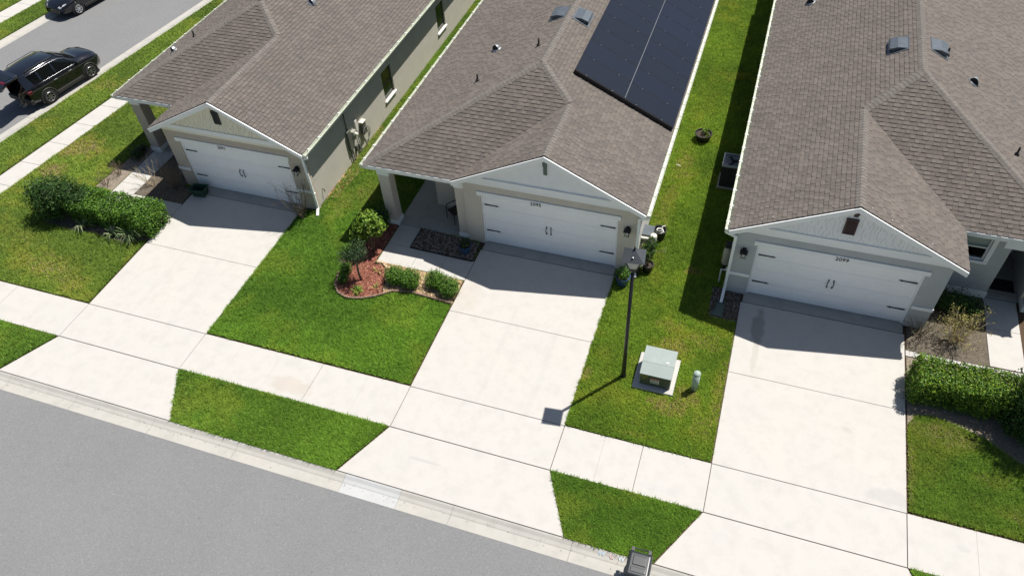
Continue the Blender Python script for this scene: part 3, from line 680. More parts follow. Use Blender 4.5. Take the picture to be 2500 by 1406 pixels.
        k.build('rake_trim', 'white_paint', r)
    def front(s, wallm, sidem, number, dx):
        r = s.root; x0, x1 = sorted((s.X(-3.07), s.X(3.07))); d0, d1 = dx, dx+4.88; DH = 2.30; y = YG
        w_ = MB(); w_.box(x0, d0, y, y+.2, 0, Z0-.06); w_.box(d1, x1, y, y+.2, 0, Z0-.06); w_.box(d0, d1, y, y+.2, DH, Z0-.06)
        w_.build('front_wall', wallm, r)
        # garage side wall on the porch side, and the long straight side wall
        ux = s.X(-3.07); xa, xb = sorted((ux, ux+s.m*.2)); MB().box(xa, xb, y+.2, s.yf+(.4 if s.yf-s.yg < .3 else .7)+1.4, 0, Z0-.2).build('garage_side_wall', wallm, r)
        s.side_wall(sidem)
        h = MB(); h.box(d0-.11, d1+.09, y-.045, y+.0, DH+.0, DH+.17); ho = h.build('door_header', 'white_paint', r, bevel=.006, seg=1)
        j = MB(); j.box(d0, d0+.06, y+.06, y+.12, .03, DH); j.box(d1-.06, d1, y+.06, y+.12, .03, DH); j.box(d0+.06, d1-.06, y+.06, y+.12, DH-.05, DH); j.build('door_jamb', 'white_paint', r)
        text('house_number', number, .20, frame_m(((d0+d1)/2-.3*s.m-(.1 if s.m > 0 else .25), y-.05, DH+.05), (1, 0, 0), (0, 0, 1)), 'print_black', ho, bold=.008)
        gd = MB().box(d0+.055, d1-.055, y+.135, y+.17, .03, DH-.04).build('garage_door', 'white_door', r)
        n = 4; hh = (DH-.08)/n
        for i in range(n):
            z = .035+i*hh; sec = MB(); a, b_ = d0+.058, d1-.058; z1 = z+hh-.005
            sec.box(a, b_, y+.105, y+.14, z, z1)
            np_ = 8; pw = (b_-a)/np_
            for q in range(np_):                       # raised panel with a sunk margin
                xa, xb, za, zb = a+pw*q+.07, a+pw*(q+1)-.07, z+.09, z1-.09
                sec.add([(xa, y+.105, za), (xb, y+.105, za), (xb, y+.105, zb), (xa, y+.105, zb), (xa+.03, y+.101, za+.03), (xb-.03, y+.101, za+.03), (xb-.03, y+.101, zb-.03), (xa+.03, y+.101, zb-.03)],
                        [(4, 5, 6, 7), (0, 1, 5, 4), (1, 2, 6, 5), (2, 3, 7, 6), (3, 0, 4, 7)])
            sec.build('door_section', 'white_door', gd, bevel=.004, seg=1)
        for z in (.62, 1.82):
            for sg, xx in ((1, d0+.10), (-1, d1-.10)):
                k = MB(); k.prism3([(xx, y+.094, z-.028), (xx+sg*.42, y+.094, z-.016), (xx+sg*.42, y+.094, z-.034), (xx+sg*.54, y+.094, z), (xx+sg*.42, y+.094, z+.034), (xx+sg*.42, y+.094, z+.016), (xx, y+.094, z+.028)], (0, -.012, 0)); k.build('hinge_strap', 'black_metal', gd)
        for sg in (-1, 1):
            c = (d0+d1)/2+sg*.075; k = MB(); k.tube([(c, y+.095, .98), (c+sg*.012, y+.05, 1.02), (c+sg*.02, y+.045, 1.12), (c+sg*.012, y+.05, 1.22), (c, y+.095, 1.26)], .014, 6)
            k.box(c-.022, c+.022, y+.084, y+.096, .94, 1.0); k.box(c-.022, c+.022, y+.084, y+.096, 1.24, 1.30); k.build('door_handle', 'black_metal', gd)
        # carriage lantern beside the door
        lx = d1+.34 if s.m > 0 else d0-.36; z = 1.95
        wl = MB(); wl.box(lx-.06, lx+.06, y-.02, y+.0, z-.1, z+.14); wl.tube([(lx, y-.02, z+.09), (lx, y-.09, z+.15), (lx, y-.13, z+.12)], .012, 6)
        wl.frustum((lx, y-.13), .05, .05, .24, .24, z+.14, z+.06); wl.frustum((lx, y-.13), .02, .02, .05, .05, z+.14, z+.19)
        for a in (-1, 1):
            for b_ in (-1, 1): wl.obox((lx+a*.062, y-.13+b_*.062, z-.05), (.009, 0, 0), (0, .009, 0), (-a*.02, -b_*.02, .11))
        wl.frustum((lx, y-.13), .02, .02, .10, .10, z-.21, z-.155); wo_ = wl.build('wall_lantern', 'black_metal', r)
        MB().frustum((lx, y-.13), .07, .07, .14, .14, z-.15, z+.055).build('lantern_glass', 'lamp_glass', wo_)
    def side_wall(s, m, openings=()):
        pass
    def gutters(s):
        r = s.root; s.gut = {}
        for u, nm in ((HALF, 'near'), (s.far, 'far')):
            y0 = s.yg+.02 if u > 0 else s.yf-.02; sg = s.m*(1 if u > 0 else -1); x = s.X(u); P_ = [(0, 0), (0, -.13), (.095, -.13), (.13, -.03), (.13, 0), (.118, 0), (.118, -.028), (.088, -.118), (.012, -.118), (.012, 0)]
            k = MB(); n = len(P_); z = Z0-.028
            vs = [(x+sg*(a+.012), y0, z+b_) for a, b_ in P_]+[(x+sg*(a+.012), 27., z+b_) for a, b_ in P_]
            fs = [(i, (i+1) % n, n+(i+1) % n, n+i) for i in range(n)]
            if sg > 0: fs = [f[::-1] for f in fs]
            k.add(vs, fs, 0); k.box(*sorted((x+sg*.012, x+sg*.142)), y0-.012, y0-.001, z-.13, z+.0)
            k.box(*sorted((x-sg*.012, x+sg*.010)), y0+.0, 27., z-.17, z+.004)
            go_ = k.build('gutter', 'gutter_paint', r); yy = y0+.35
            hm = MB().box(-.085, .075, -.016, .016, 0, .018)
            me = None
            while yy < 26.:
                if me is None: me = hm.mesh('gutter_hanger', 'gutter_white')
                o = link('gutter_hanger', me, go_); o.location = Vector((x+sg*.07, yy, z+.003))-Vector(r.location); yy += .78
            s.gut[nm] = (x, sg, y0)
    def downspout(s, u, y, kick=(0, -.3), strap=True):
        """from the gutter mouth back to the wall corner, down, and out at the foot"""
        r = s.root; x, sg, y0 = s.gut['near']; k = MB(); gx_ = x+sg*.07; wx = s.X(3.07)+sg*.05
        pts = [(gx_, y0+.10, Z0-.15), (gx_, y0+.10, Z0-.24), (wx, y-.07, Z0-.42), (wx, y-.07, .22), (wx+kick[0], y-.07+kick[1], .07)]
        def seg(a, b_, w=.048):
            a, b_ = Vector(a), Vector(b_); d = b_-a; L = d.length; d.normalize(); e = Vector((1, 0, 0)) if abs(d.x) < .9 else Vector((0, 1, 0)); f = d.cross(e).normalized(); e = f.cross(d)
            k.obox((a+b_)/2, e*w, f*w*.75, d*(L/2+.02))
        for a, b_ in zip(pts, pts[1:]): seg(a, b_)
        o = k.build('downspout', 'gutter_white', r, bevel=.012)
        for z in (.9, 2.2): MB().box(wx-.06, wx+.06, y-.112, y-.0, z, z+.03).build('strap', 'gutter_white', o)

def boxes_wall(x0, x1, y0, y1, z0, z1, ops):
    """a wall along y with real openings (ya, yb, za, zb)"""
    k = MB(); y = y0
    for ya, yb, za, zb in sorted(ops):
        k.box(x0, x1, y, ya, z0, z1); k.box(x0, x1, ya, yb, z0, za); k.box(x0, x1, ya, yb, zb, z1); y = yb
    k.box(x0, x1, y, y1, z0, z1); return k
def window_y(h, x, sg, ya, yb, za, zb):
    """a sash window in a side wall; sg = outward direction of x"""
    w_ = MB(); fr = .05; xi = x-sg*.10; xo = x-sg*.06; a, b_ = sorted((xi, xo))
    w_.box(a, b_, ya, ya+fr, za, zb); w_.box(a, b_, yb-fr, yb, za, zb); w_.box(a, b_, ya+fr, yb-fr, za, za+fr); w_.box(a, b_, ya+fr, yb-fr, zb-fr, zb); w_.box(a-.004, b_+.004, ya+fr, yb-fr, (za+zb)/2-.02, (za+zb)/2+.02)
    o = w_.build('window', 'box_dark', h.root)
    c = (a+b_)/2
    for z0_, z1_ in ((za+fr, (za+zb)/2-.02), ((za+zb)/2+.02, zb-fr)): MB().box(c-.006, c+.006, ya+fr, yb-fr, z0_, z1_).build('pane', 'glass_dark', o)
    a, b_ = sorted((x-sg*.02, x+sg*.07)); MB().box(a, b_, ya-.06, yb+.06, za-.07, za-.001).build('sill', 'white_paint', o, bevel=.008, seg=1)

H1 = House('house', 'tan house with cream shake gable and number 2091, beside the side street', -11.15, 1, -6.27, -1.35, 12.45, 7.95, 6.36, 'stucco_tan', 'stucco_cream', 'gable_cream', True, '2091', D1[0]+.02)
H2 = House('house', 'beige house with solar panels on its roof and number 2095', 1.32, 1, -6.71, -1.35, 10.62, 6.46, 6.40, 'stucco_beige', 'stucco_pale', 'gable_pale', False, '2095', D2[0]+.04)
H3 = House('house', 'grey house with white shake gable and number 2099, rightmost', 10.61, -1, -6.43, -1.54, 12.80, 8.24, 6.42, 'stucco_grey', 'stucco_grey', 'gable_pale', True, '2099', D3[0]+.11)

# long side walls and back walls
ops = [(13.30, 14.25, .72, 2.05), (19.35, 20.3, .72, 2.05)]
boxes_wall(-8.36, -8.16, YG+.2, YB-.3, 0, Z0-.2, ops).build('side_wall', 'stucco_cream', H1.root)
for o_ in ops: window_y(H1, -8.16, 1, *o_)
MB().box(4.19, 4.39, YG+.2, YB-.3, 0, Z0-.2).build('side_wall', 'stucco_pale', H2.root)
MB().box(7.54, 7.74, YG+.2, YB-.3, 0, Z0-.2).build('side_wall', 'stucco_grey', H3.root)
# porch sides: the body walls of each house behind the porch
MB().box(-17.0, -14.22, 11.3, 11.5, 0, Z0-.2).box(-17.0, -16.8, 11.5, YB-.3, 0, Z0-.2).build('porch_wall', 'stucco_tan', H1.root)
MB().box(-3.62, -1.75, 8.2, 8.4, 0, Z0-.2).box(-3.62, -3.42, 8.4, 11.2, 0, Z0-.2).box(-4.95, -3.42, 11.2, 11.4, 0, Z0-.2).box(-4.95, -4.75, 11.4, YB-.3, 0, Z0-.2).build('porch_wall', 'stucco_beige', H2.root)
MB().box(16.58, 16.78, 8.75, YB-.3, 0, Z0-.2).box(15.55, 16.58, 11.0, 11.2, 0, Z0-.2).box(15.35, 15.55, 8.85, 11.2, 0, Z0-.2).build('porch_wall', 'stucco_pale', H3.root)
# house 3: bump-out wall with a window in it
k = MB(); y = 8.62; wx0, wx1, wz0, wz1 = 13.98, 14.98, 1.55, 2.62
k.box(13.68, wx0, y, y+.2, 0, Z0-.2); k.box(wx1, 15.55, y, y+.2, 0, Z0-.2); k.box(wx0, wx1, y, y+.2, 0, wz0); k.box(wx0, wx1, y, y+.2, wz1, Z0-.2)
k.build('bay_wall', 'stucco_grey', H3.root)
MB().box(13.72, 15.58, y-.03, y-.001, 0, .28).build('plinth', 'white_paint', H3.root)
k = MB(); k.box(wx0, wx0+.05, y+.05, y+.1, wz0, wz1); k.box(wx1-.05, wx1, y+.05, y+.1, wz0, wz1); k.box(wx0+.05, wx1-.05, y+.05, y+.1, wz0, wz0+.05); k.box(wx0+.05, wx1-.05, y+.05, y+.1, wz1-.05, wz1); k.box(wx0+.05, wx1-.05, y+.045, y+.105, 2.02, 2.06)
wn = k.build('window', 'white_paint', H3.root)
for a, b_ in ((wz0+.05, 2.02), (2.06, wz1-.05)): MB().box(wx0+.05, wx1-.05, y+.07, y+.08, a, b_).build('pane', 'glass_clear', wn)
MB().box(wx0+.02, wx1-.02, y+.14, y+.15, 2.0, wz1).build('blind', 'blind', wn)
MB().box(wx0-.13, wx1+.13, y-.06, y-.001, wz0-.10, wz0-.002).build('sill', 'white_paint', wn, bevel=.008, seg=1)
MB().box(wx1+.002, wx1+.13, y-.04, y-.001, wz0, wz1+.12).box(wx0-.13, wx0-.002, y-.04, y-.001, wz0, wz1+.12).box(wx0-.002, wx1+.002, y-.04, y-.001, wz1+.002, wz1+.12).build('window_trim', 'white_paint', wn)
MB().box(15.6, 15.66, 9.2, 10.2, .1, 2.15).build('entry_door', 'vent_dark', H3.root)
MB().box(15.58, 16.56, 8.66, 11.0, -.05, .04).build('porch_floor', 'concrete_slab', H3.root)
MB().box(15.75, 16.5, 9.05, 9.6, .041, .06).build('door_mat', 'rubber', H3.root)
MB().box(15.2, 17.0, 8.30, 8.62, Z0-.5, Z0-.2).build('porch_beam', 'white_paint', H3.root)

def column(h, x0, x1, y0, y1, m, ztop=Z0-.2):
    o = MB().box(x0, x1, y0, y1, 0, ztop).build('porch_column', m, h.root)
    MB().box(x0-.03, x1+.03, y0-.03, y1+.03, 0, .22).build('column_base', 'white_paint', o, bevel=.006, seg=1)
    MB().box(x0-.025, x1+.025, y0-.025, y1+.025, ztop-.42, ztop-.18).build('column_cap', 'white_paint', o, bevel=.006, seg=1)
column(H2, -5.08, -4.66, 6.74, 7.14, 'stucco_beige'); column(H2, -2.14, -1.78, 6.78, 7.10, 'stucco_beige')
column(H1, -17.18, -16.72, 8.30, 8.76, 'stucco_tan'); column(H1, -17.18, -16.80, 10.0, 10.38, 'stucco_tan')
column(H3, 16.62, 17.0, 8.3, 8.68, 'stucco_pale')
MB().box(-5.08, -1.78, 6.80, 7.08, Z0-.42, Z0-.2).build('porch_beam', 'stucco_beige', H2.root)
MB().box(-17.18, -14.22, 8.36, 8.66, Z0-.42, Z0-.2).box(-17.14, -16.86, 8.76, 11.3, Z0-.42, Z0-.2).build('porch_beam', 'stucco_tan', H1.root)
MB().prism([(-4.70, 6.80), (-1.95, 6.72), (-1.95, 8.2), (-3.62, 8.2), (-3.62, 11.2), (-4.72, 11.2)], -.06, .035).build('porch_floor', 'concrete_slab', H2.root)
MB().box(-17.16, -14.22, 8.44, 11.3, -.06, .035).build('porch_floor', 'concrete_slab', H1.root)
k = MB()
for i in range(7): k.box(-15.95+.0, -15.93, 11.18, 11.22, .1, .12) if i < 0 else None
k.box(-16.3, -15.3, 11.24, 11.29, .04, 2.2); k.build('entry_door', 'white_door', H1.root)
# accent bands on the garage piers
for h, xs in ((H1, [(-14.24, D1[0]+.0), (-8.74, -8.06)]), (H3, [(7.52, D3[0]+.09), (13.08, 13.70)])):
    for a, b_ in xs: MB().box(a, b_, YG-.035, YG-.001, .84, .97).build('accent_band', 'white_paint', h.root, bevel=.006, seg=1)

H1.downspout(3.07, YG, (.10, -.28)); H2.downspout(3.07, YG, (.05, -.2)); H3.downspout(3.07, YG, (-.02, -.55))

# ---- gable louvres
def louvre(h, x, z, w_, hh, tilt, m, slats=7, extra=None):
    y = YG-.075; c = Vector((x, y, z)); ex = Vector((math.cos(tilt), 0, math.sin(tilt))); ez = Vector((-math.sin(tilt), 0, math.cos(tilt)))
    k = MB(); k.obox(c, ex*w_/2, Vector((0, .018, 0)), ez*hh/2)
    for sx in (-1, 1): k.obox(c+ex*sx*(w_/2-.02)+Vector((0, -.027, 0)), ex*.02, Vector((0, .0085, 0)), ez*hh/2)
    for sz in (-1, 1): k.obox(c+ez*sz*(hh/2-.02)+Vector((0, -.027, 0)), ex*(w_/2-.042), Vector((0, .0085, 0)), ez*.02)
    o = k.build('gable_vent', m, h.root)
    for i in range(slats):
        q = c+ez*(-(hh-.1)/2+(hh-.1)*(i+.5)/slats)+Vector((0, -.026, 0))
        MB().obox(q, ex*(w_/2-.045), Vector((0, .006, -.012)), ez*.012).build('louvre_slat', m, o)
    return o
louvre(H1, -11.27, 3.80, .27, .56, -.02, 'vent_dark'); o = louvre(H3, 10.57, 3.72, .34, .58, .0, 'vent_brown', 8)
MB().prism3([(10.55, YG-.06, 4.10), (10.67, YG-.06, 4.10), (10.73, YG-.06, 4.30), (10.70, YG-.06, 4.37), (10.58, YG-.06, 4.30)], (0, -.03, 0)).build('louvre_remnant', 'vent_brown', o)
k = MB(); k.box(1.21, 1.33, YG-.075, YG-.036, 3.70, 4.26); k.box(1.19, 1.35, YG-.095, YG-.0755, 4.05, 4.28); k.build('gable_vent', 'vent_green', H2.root, bevel=.01)

# ---- roof fittings
def on_right(h, u, y): return Vector((h.X(u), y, Z0+.5*(HALF-u)))
def on_left(h, u, y): return Vector((h.X(u), y, Z0+h.sl*(u-h.far)))
def boxvent(h, p, n_, out):
    """slant-back metal roof vent: flange, hood with a folded ridge, open mouth downhill"""
    n_ = Vector(n_).normalized(); dn = Vector((out, 0, 0)); dn = (dn-n_*dn.dot(n_)).normalized(); e = Vector((0, 1, 0)); hw = .36
    k = MB(); k.obox(p+n_*.022, dn*.34, e*.46, n_*.006)
    prof = [(-.30, .03), (-.02, .15), (.22, .17), (.28, .13), (.28, .11), (.20, .14), (-.02, .12), (-.24, .03)]
    vs = [p+dn*a+n_*b+e*(-hw) for a, b in prof]+[p+dn*a+n_*b+e*hw for a, b in prof]; n = len(prof)
    fs = [(i, (i+1) % n, n+(i+1) % n, n+i) for i in range(n)]+[tuple(range(n-1, -1, -1)), tuple(range(n, 2*n))]
    if (vs[1]-vs[0]).cross(vs[n]-vs[0]).dot(n_) < 0: fs = [f[::-1] for f in fs]
    k.add(vs, fs)
    for sg in (-1, 1): k.prism3([p+dn*-.24+n_*.03+e*(sg*(hw-.012)), p+dn*.20+n_*.03+e*(sg*(hw-.012)), p+dn*.20+n_*.138+e*(sg*(hw-.012)), p+dn*-.02+n_*.118+e*(sg*(hw-.012))], e*(-sg*.01))
    o = k.build('box_vent', 'roof_metal', h.root)
    MB().obox(p+dn*.19+n_*.082, dn*.006, e*(hw-.03), n_*.05).build('vent_screen', 'pipe_black', o)
def goose(h, p, n_, ang):
    n_ = Vector(n_).normalized(); k = MB(); k.obox(p+n_*.024, n_.orthogonal().normalized()*.17, n_.cross(n_.orthogonal().normalized())*.17, n_*.004)
    d = Vector((math.cos(ang), math.sin(ang), 0)); s_ = Vector((-d.y, d.x, 0)); V = []; n = 12; zb = Vector((0, 0, -.05))
    for i in range(n+1):                                          # half-dome hood, open towards d
        a = math.pi*i/n
        for r_, t_ in ((.17, .05), (.17, -.03), (.15, -.10), (.09, -.16), (.0, -.18)): V.append(p+zb+s_*(r_*math.cos(a))+Vector((0, 0, r_*1.55*math.sin(a)))+d*t_)
    fs = [(i*5+j, (i+1)*5+j, (i+1)*5+j+1, i*5+j+1) for i in range(n) for j in range(4)]
    k.add(V, fs); o = k.build('exhaust_vent', 'galvanised', h.root, smooth=True)
    MB().prism3([p+zb+s_*(.155*math.cos(math.pi*i/10))+Vector((0, 0, .235*math.sin(math.pi*i/10)))+d*.03 for i in range(11)], d*-.01).build('vent_screen', 'pipe_black', o)
def pipe(h, p, hh=.28, lean=0.):
    k = MB(); k.lathe([(.09, -.02), (.07, .05), (.045, .08)], p, 10); o = k.build('vent_pipe', 'pipe_black', h.root, smooth=True)
    MB().lathe([(.034, .0), (.034, hh), (.026, hh), (.026, hh-.06)], p, 10).build('pipe_stack', 'pipe_black', o, smooth=True)
nR2, nL2 = (.5, 0, 1), (-H2.sl, 0, 1)
boxvent(H2, on_left(H2, -1.35-.42, 14.3), nL2, -1); boxvent(H2, on_right(H2, -.88, 14.35), nR2, 1)
goose(H2, on_left(H2, -3.87, 12.8), nL2, -math.pi*.62); pipe(H2, on_left(H2, -1.90, 12.0)); pipe(H2, on_left(H2, -3.78, 10.5))
boxvent(H3, on_right(H3, -.88, 14.8), (-.5, 0, 1), -1); boxvent(H3, on_left(H3, -2.15, 14.85), (H3.sl, 0, 1), 1)
goose(H3, on_left(H3, -3.38, 14.0), (H3.sl, 0, 1), -math.pi*.62); pipe(H3, on_left(H3, -2.45, 14.75)); pipe(H3, on_left(H3, -4.65, 11.15)); goose(H3, on_right(H3, 2.03, 20.3), (-.5, 0, 1), -math.pi*.62)
goose(H1, on_left(H1, -4.95, 10.6), (-H1.sl, 0, 1), -math.pi*.62); pipe(H1, on_left(H1, -4.42, 11.45)); goose(H1, on_right(H1, .05, 13.9), (.5, 0, 1), -math.pi*.62); pipe(H1, on_right(H1, -.9, 13.4), .2)

# ---- solar array on house 2
nn = Vector((.5, 0, 1)).normalized(); dn = Vector((1, 0, -.5)).normalized(); ee = Vector((0, 1, 0))
def RP(x, y, lift): return Vector((x, y, Z0+.5*(H2.X(HALF)-x)))+nn*lift
Y0, PW, CW = 10.98, 1.055, 2.02
k = MB()
for xx in (1.25, 2.35, 3.1, 4.15): k.obox(RP(xx, Y0+5.8, .10), dn*.02, ee*5.6, nn*.02)
k.obox(RP(2.79, Y0+5.65, .178), dn*.007, ee*5.62, nn*.006, 1)
for xx in (1.4, 2.3, 3.0, 4.0):
    for yy_ in (Y0+.03, Y0+3.2, Y0+6.4, Y0+9.6): k.obox(RP(xx, yy_+.2, .05), dn*.03, ee*.03, nn*.05)
arr = k.build('solar_array', ['solar_frame', 'silver'], H2.root)
MB().obox(RP(2.79, Y0-.02, .085), dn*2.02, ee*.012, nn*.078).build('array_skirt', 'solar_frame', arr)
mp_ = MB(); mp_.box(-PW/2+.004, PW/2-.004, -CW/2+.004, CW/2-.004, -.02, .016, 0); pm = None
mc = MB(); mc.box(-PW/2+.018, PW/2-.018, -CW/2+.02, CW/2-.02, .0165, .020)
pme, pcm = mp_.mesh('solar_panel', 'solar_frame'), mc.mesh('cell_sheet', 'solar_cell')
cl = MB().box(-.010, .010, -.012, .012, 0, .010).mesh('panel_clamp', 'galvanised')
b0 = Vector(H2.root.location)
def pl_m(c): return Matrix(((ee.x, -dn.x, nn.x, c.x), (ee.y, -dn.y, nn.y, c.y), (ee.z, -dn.z, nn.z, c.z), (0, 0, 0, 1)))
for row in range(11):
    for cx in (2.79-CW*.5*.8944-.006, 2.79+CW*.5*.8944+.006):
        c = RP(cx, Y0+PW*(row+.5), .15)-b0
        o = link('solar_panel', pme, arr); o.matrix_local = pl_m(c)
        cs = link('cell_sheet', pcm, arr); cs.matrix_local = pl_m(c)
        for t_ in (-.55, .5):
            o = link('panel_clamp', cl, arr); o.matrix_local = pl_m(RP(cx+t_*.8944, Y0+PW*row+(.012 if row == 0 else 0), .168)-b0)

# ---- meters on house 1's side wall
x = -8.16
def wallbox(h, y0, y1, z0, z1, dep, m, name, bev=.015): return MB().box(x+.0, x+dep, y0, y1, z0, z1).build(name, m, h.root, bevel=bev)
o = wallbox(H1, 9.72, 9.98, .62, 1.52, .12, 'box_dark', 'breaker_panel'); 
for q in ([(x+.06, 9.78, .62), (x+.06, 9.78, .0)], [(x+.06, 9.90, .62), (x+.06, 9.90, .0)], [(x+.05, 9.85, 1.52), (x+.05, 9.85, 2.76)]): MB().tube(q, .024, 8).build('conduit', 'box_dark', o)
o = wallbox(H1, 10.10, 10.34, .92, 1.30, .14, 'box_grey', 'electric_meter')
MB().lathe([(.08, 0), (.08, .06), (.06, .11), (.0, .12)], (x+.14, 10.22, 1.16), 12, axis='x').build('meter_dial', 'box_cream', o, smooth=True)
o = wallbox(H1, 10.44, 10.60, 1.10, 1.60, .10, 'box_cream', 'conduit_box'); MB().tube([(x+.05, 10.52, 1.1), (x+.05, 10.52, .02)], .02, 6).build('conduit', 'box_grey', o)
o = wallbox(H1, 10.86, 11.12, .66, 1.22, .16, 'box_dark', 'charger_box'); MB().box(x-.0, x+.19, 10.84, 11.14, 1.22, 1.27).build('charger_lid', 'box_cream', o, bevel=.01)
k = MB()
for j in range(3):
    q = [Vector((x+.12+.03*j, 11.0+.20*math.sin(a)*(1+.25*j), .55+.06*j+.38*math.cos(a)*(1-.1*j))) for a in [2*math.pi*i/18 for i in range(19)]]; k.tube(q, .013, 6, cap=False)
k.build('charging_cable', 'cable', o, smooth=True)
wallbox(H1, 10.16, 10.30, .30, .56, .10, 'box_dark', 'cable_box'); wallbox(H1, 10.40, 10.52, .2, .5, .09, 'box_dark', 'cable_box')
MB().tube([(x, 7.35, .52), (x+.09, 7.35, .52), (x+.09, 7.35, .40)], .018, 6).build('hose_tap', 'pipe_black', H1.root)
# junction box and vent hood on house 2's side wall
x = 4.39; o = MB().box(x, x+.34, 7.75, 8.20, .42, .86).build('utility_box', 'box_grey', H2.root, bevel=.02); MB().box(x-.0, x+.38, 7.72, 8.23, .862, .90).build('box_lid', 'roof_metal', o)
o = MB().lathe([(.11, 0), (.12, .02), (.12, .30), (.09, .34), (.0, .35)], (x+.42, 7.72, .62), 14).build('electric_meter', 'box_cream', H2.root, smooth=True)
MB().box(x, x+.34, 7.62, 7.74, .74, .82).box(x+.36, x+.46, 7.68, 7.76, .0, .62).build('meter_arm', 'box_cream', o)
# filter and pipework on house 3's side wall
x = 7.54; o = MB().lathe([(.0, 0), (.11, .03), (.13, .1), (.13, .62), (.11, .70), (.05, .74), (.05, .80)], (x-.20, 7.62, .32), 12).build('water_filter', 'tank', H3.root, smooth=True)
MB().box(x-.30, x-.0, 7.52, 7.72, 1.12, 1.30).build('filter_head', 'pipe_black', o, bevel=.03)
MB().box(x-.26, x-.12, 7.56, 7.68, .0, .32).build('filter_stand', 'pipe_black', o)
MB().tube([(x, 7.02, .62), (x-.28, 7.02, .62), (x-.28, 7.02, .0)], .025, 8).tube([(x-.12, 7.02, .62), (x-.12, 7.02, .74)], .03, 8).build('backflow_pipe', 'pvc', H3.root)

# ------------------------------------------------------------------ front walks
def walk(polys):
    p = MB().prism([(a*.98+.02*polys[0][0][0], b_*.98+.02*polys[0][0][1]) for a, b_ in polys[0]], -.14, -.05).build('front_walk', 'dirt'); struct(p)
    for q in polys: slab(p, q, .004, .1, 'concrete_walk', bev=.006)
walk([rect(-17.1, -16.06, 4.74, 6.1, .004), rect(-17.1, -16.06, 6.1, 7.3, .004), rect(-17.1, -16.06, 7.3, 8.43, .004), rect(-16.06, -14.9, 4.74, 5.55, .004), rect(-14.9, -13.69, 4.74, 5.55, .004)])
walk([rect(-4.63, -3.72, 5.72, 6.80, .004), rect(-4.63, -3.3, 4.74, 5.72, .004), rect(-3.3, -2.25, 4.74, 5.72, .004), rect(-2.25, -1.19, 4.70, 5.68, .004)])
walk([rect(15.54, 16.52, 7.3, 8.64, .004), rect(15.54, 16.52, 5.72, 7.3, .004), rect(13.17, 16.52, 5.44, 5.68, .004)])

# ------------------------------------------------------------------ planting helpers
GREENS = {'deep': [(.022, .060, .010), (.038, .092, .016), (.060, .125, .022)], 'mid': [(.065, .150, .014), (.105, .225, .022), (.150, .285, .032), (.04, .095, .012)],
          'hedge': [(.085, .185, .014), (.13, .255, .02), (.21, .34, .03), (.04, .10, .012), (.23, .32, .035), (.06, .13, .012)], 'lime': [(.12, .22, .02), (.18, .29, .03), (.065, .14, .018), (.24, .33, .05)], 'olive': [(.045, .075, .022), (.075, .11, .035), (.03, .05, .018)],
          'dry': [(.30, .26, .07), (.36, .34, .10), (.22, .20, .06)], 'flax': [(.13, .19, .07), (.24, .30, .14), (.07, .13, .04), (.34, .38, .22)]}
def leaves(pts, nrm, size, asp, cols, jit=.9):
    n = len(pts); pts = np.asarray(pts); nrm = np.asarray(nrm)+jit*rng.normal(size=(n, 3))
    nrm /= np.linalg.norm(nrm, axis=1)[:, None]+1e-9
    t = rng.normal(size=(n, 3)); t -= nrm*(t*nrm).sum(1)[:, None]; t /= np.linalg.norm(t, axis=1)[:, None]+1e-9
    s = np.cross(nrm, t); L = (size*(.65+.7*rng.random(n)))[:, None]; W = L*asp
    a, tip = pts-t*L*.5, pts+t*L*.5-nrm*L*.12; m = pts+nrm*L*.03
    V = np.stack([a, m+s*W*.5, tip, m-s*W*.5], 1).reshape(-1, 3)
    C = np.array(cols)[rng.integers(0, len(cols), n)]*(.7+.6*rng.random(n))[:, None]
    return V, C
def foliage(name, parent, blobs, n, size, pal, asp=.5, shell=.55, mat_='leaf', flat=0., zmin=.03):
    """leaves through the outer volume of overlapping lumps: (centre, radii)"""
    vol = np.array([b_[1][0]*b_[1][1]+b_[1][0]*b_[1][2] for b_ in blobs]); vol = vol/vol.sum(); Vs = []; Cs = []
    for (c, r_), f in zip(blobs, vol):
        k = max(8, int(n*f)); d = rng.normal(size=(k, 3)); d /= np.linalg.norm(d, axis=1)[:, None]
        lump = 1+.16*np.sin(d[:, 0]*7+c[0]*9)*np.sin(d[:, 1]*6+c[1]*7)+.12*np.sin(d[:, 2]*9+c[0])
        rad = (shell+(1-shell)*rng.random(k)**.55)*lump*(1+.07*rng.normal(size=k))
        p = np.array(c)+d*np.array(r_)*rad[:, None]; ok = p[:, 2] > zmin; p, d_ = p[ok], d[ok]
        V, C = leaves(p, d_*.9+np.array([0, 0, .5]), size, asp, GREENS[pal] if isinstance(pal, str) else pal); Vs.append(V); Cs.append(C)
    V = np.concatenate(Vs); C = np.concatenate(Cs); m = len(V)//4
    return np_mesh(name, V, np.arange(m*4).reshape(m, 4), np.repeat(C, 4, 0), mat_, parent)
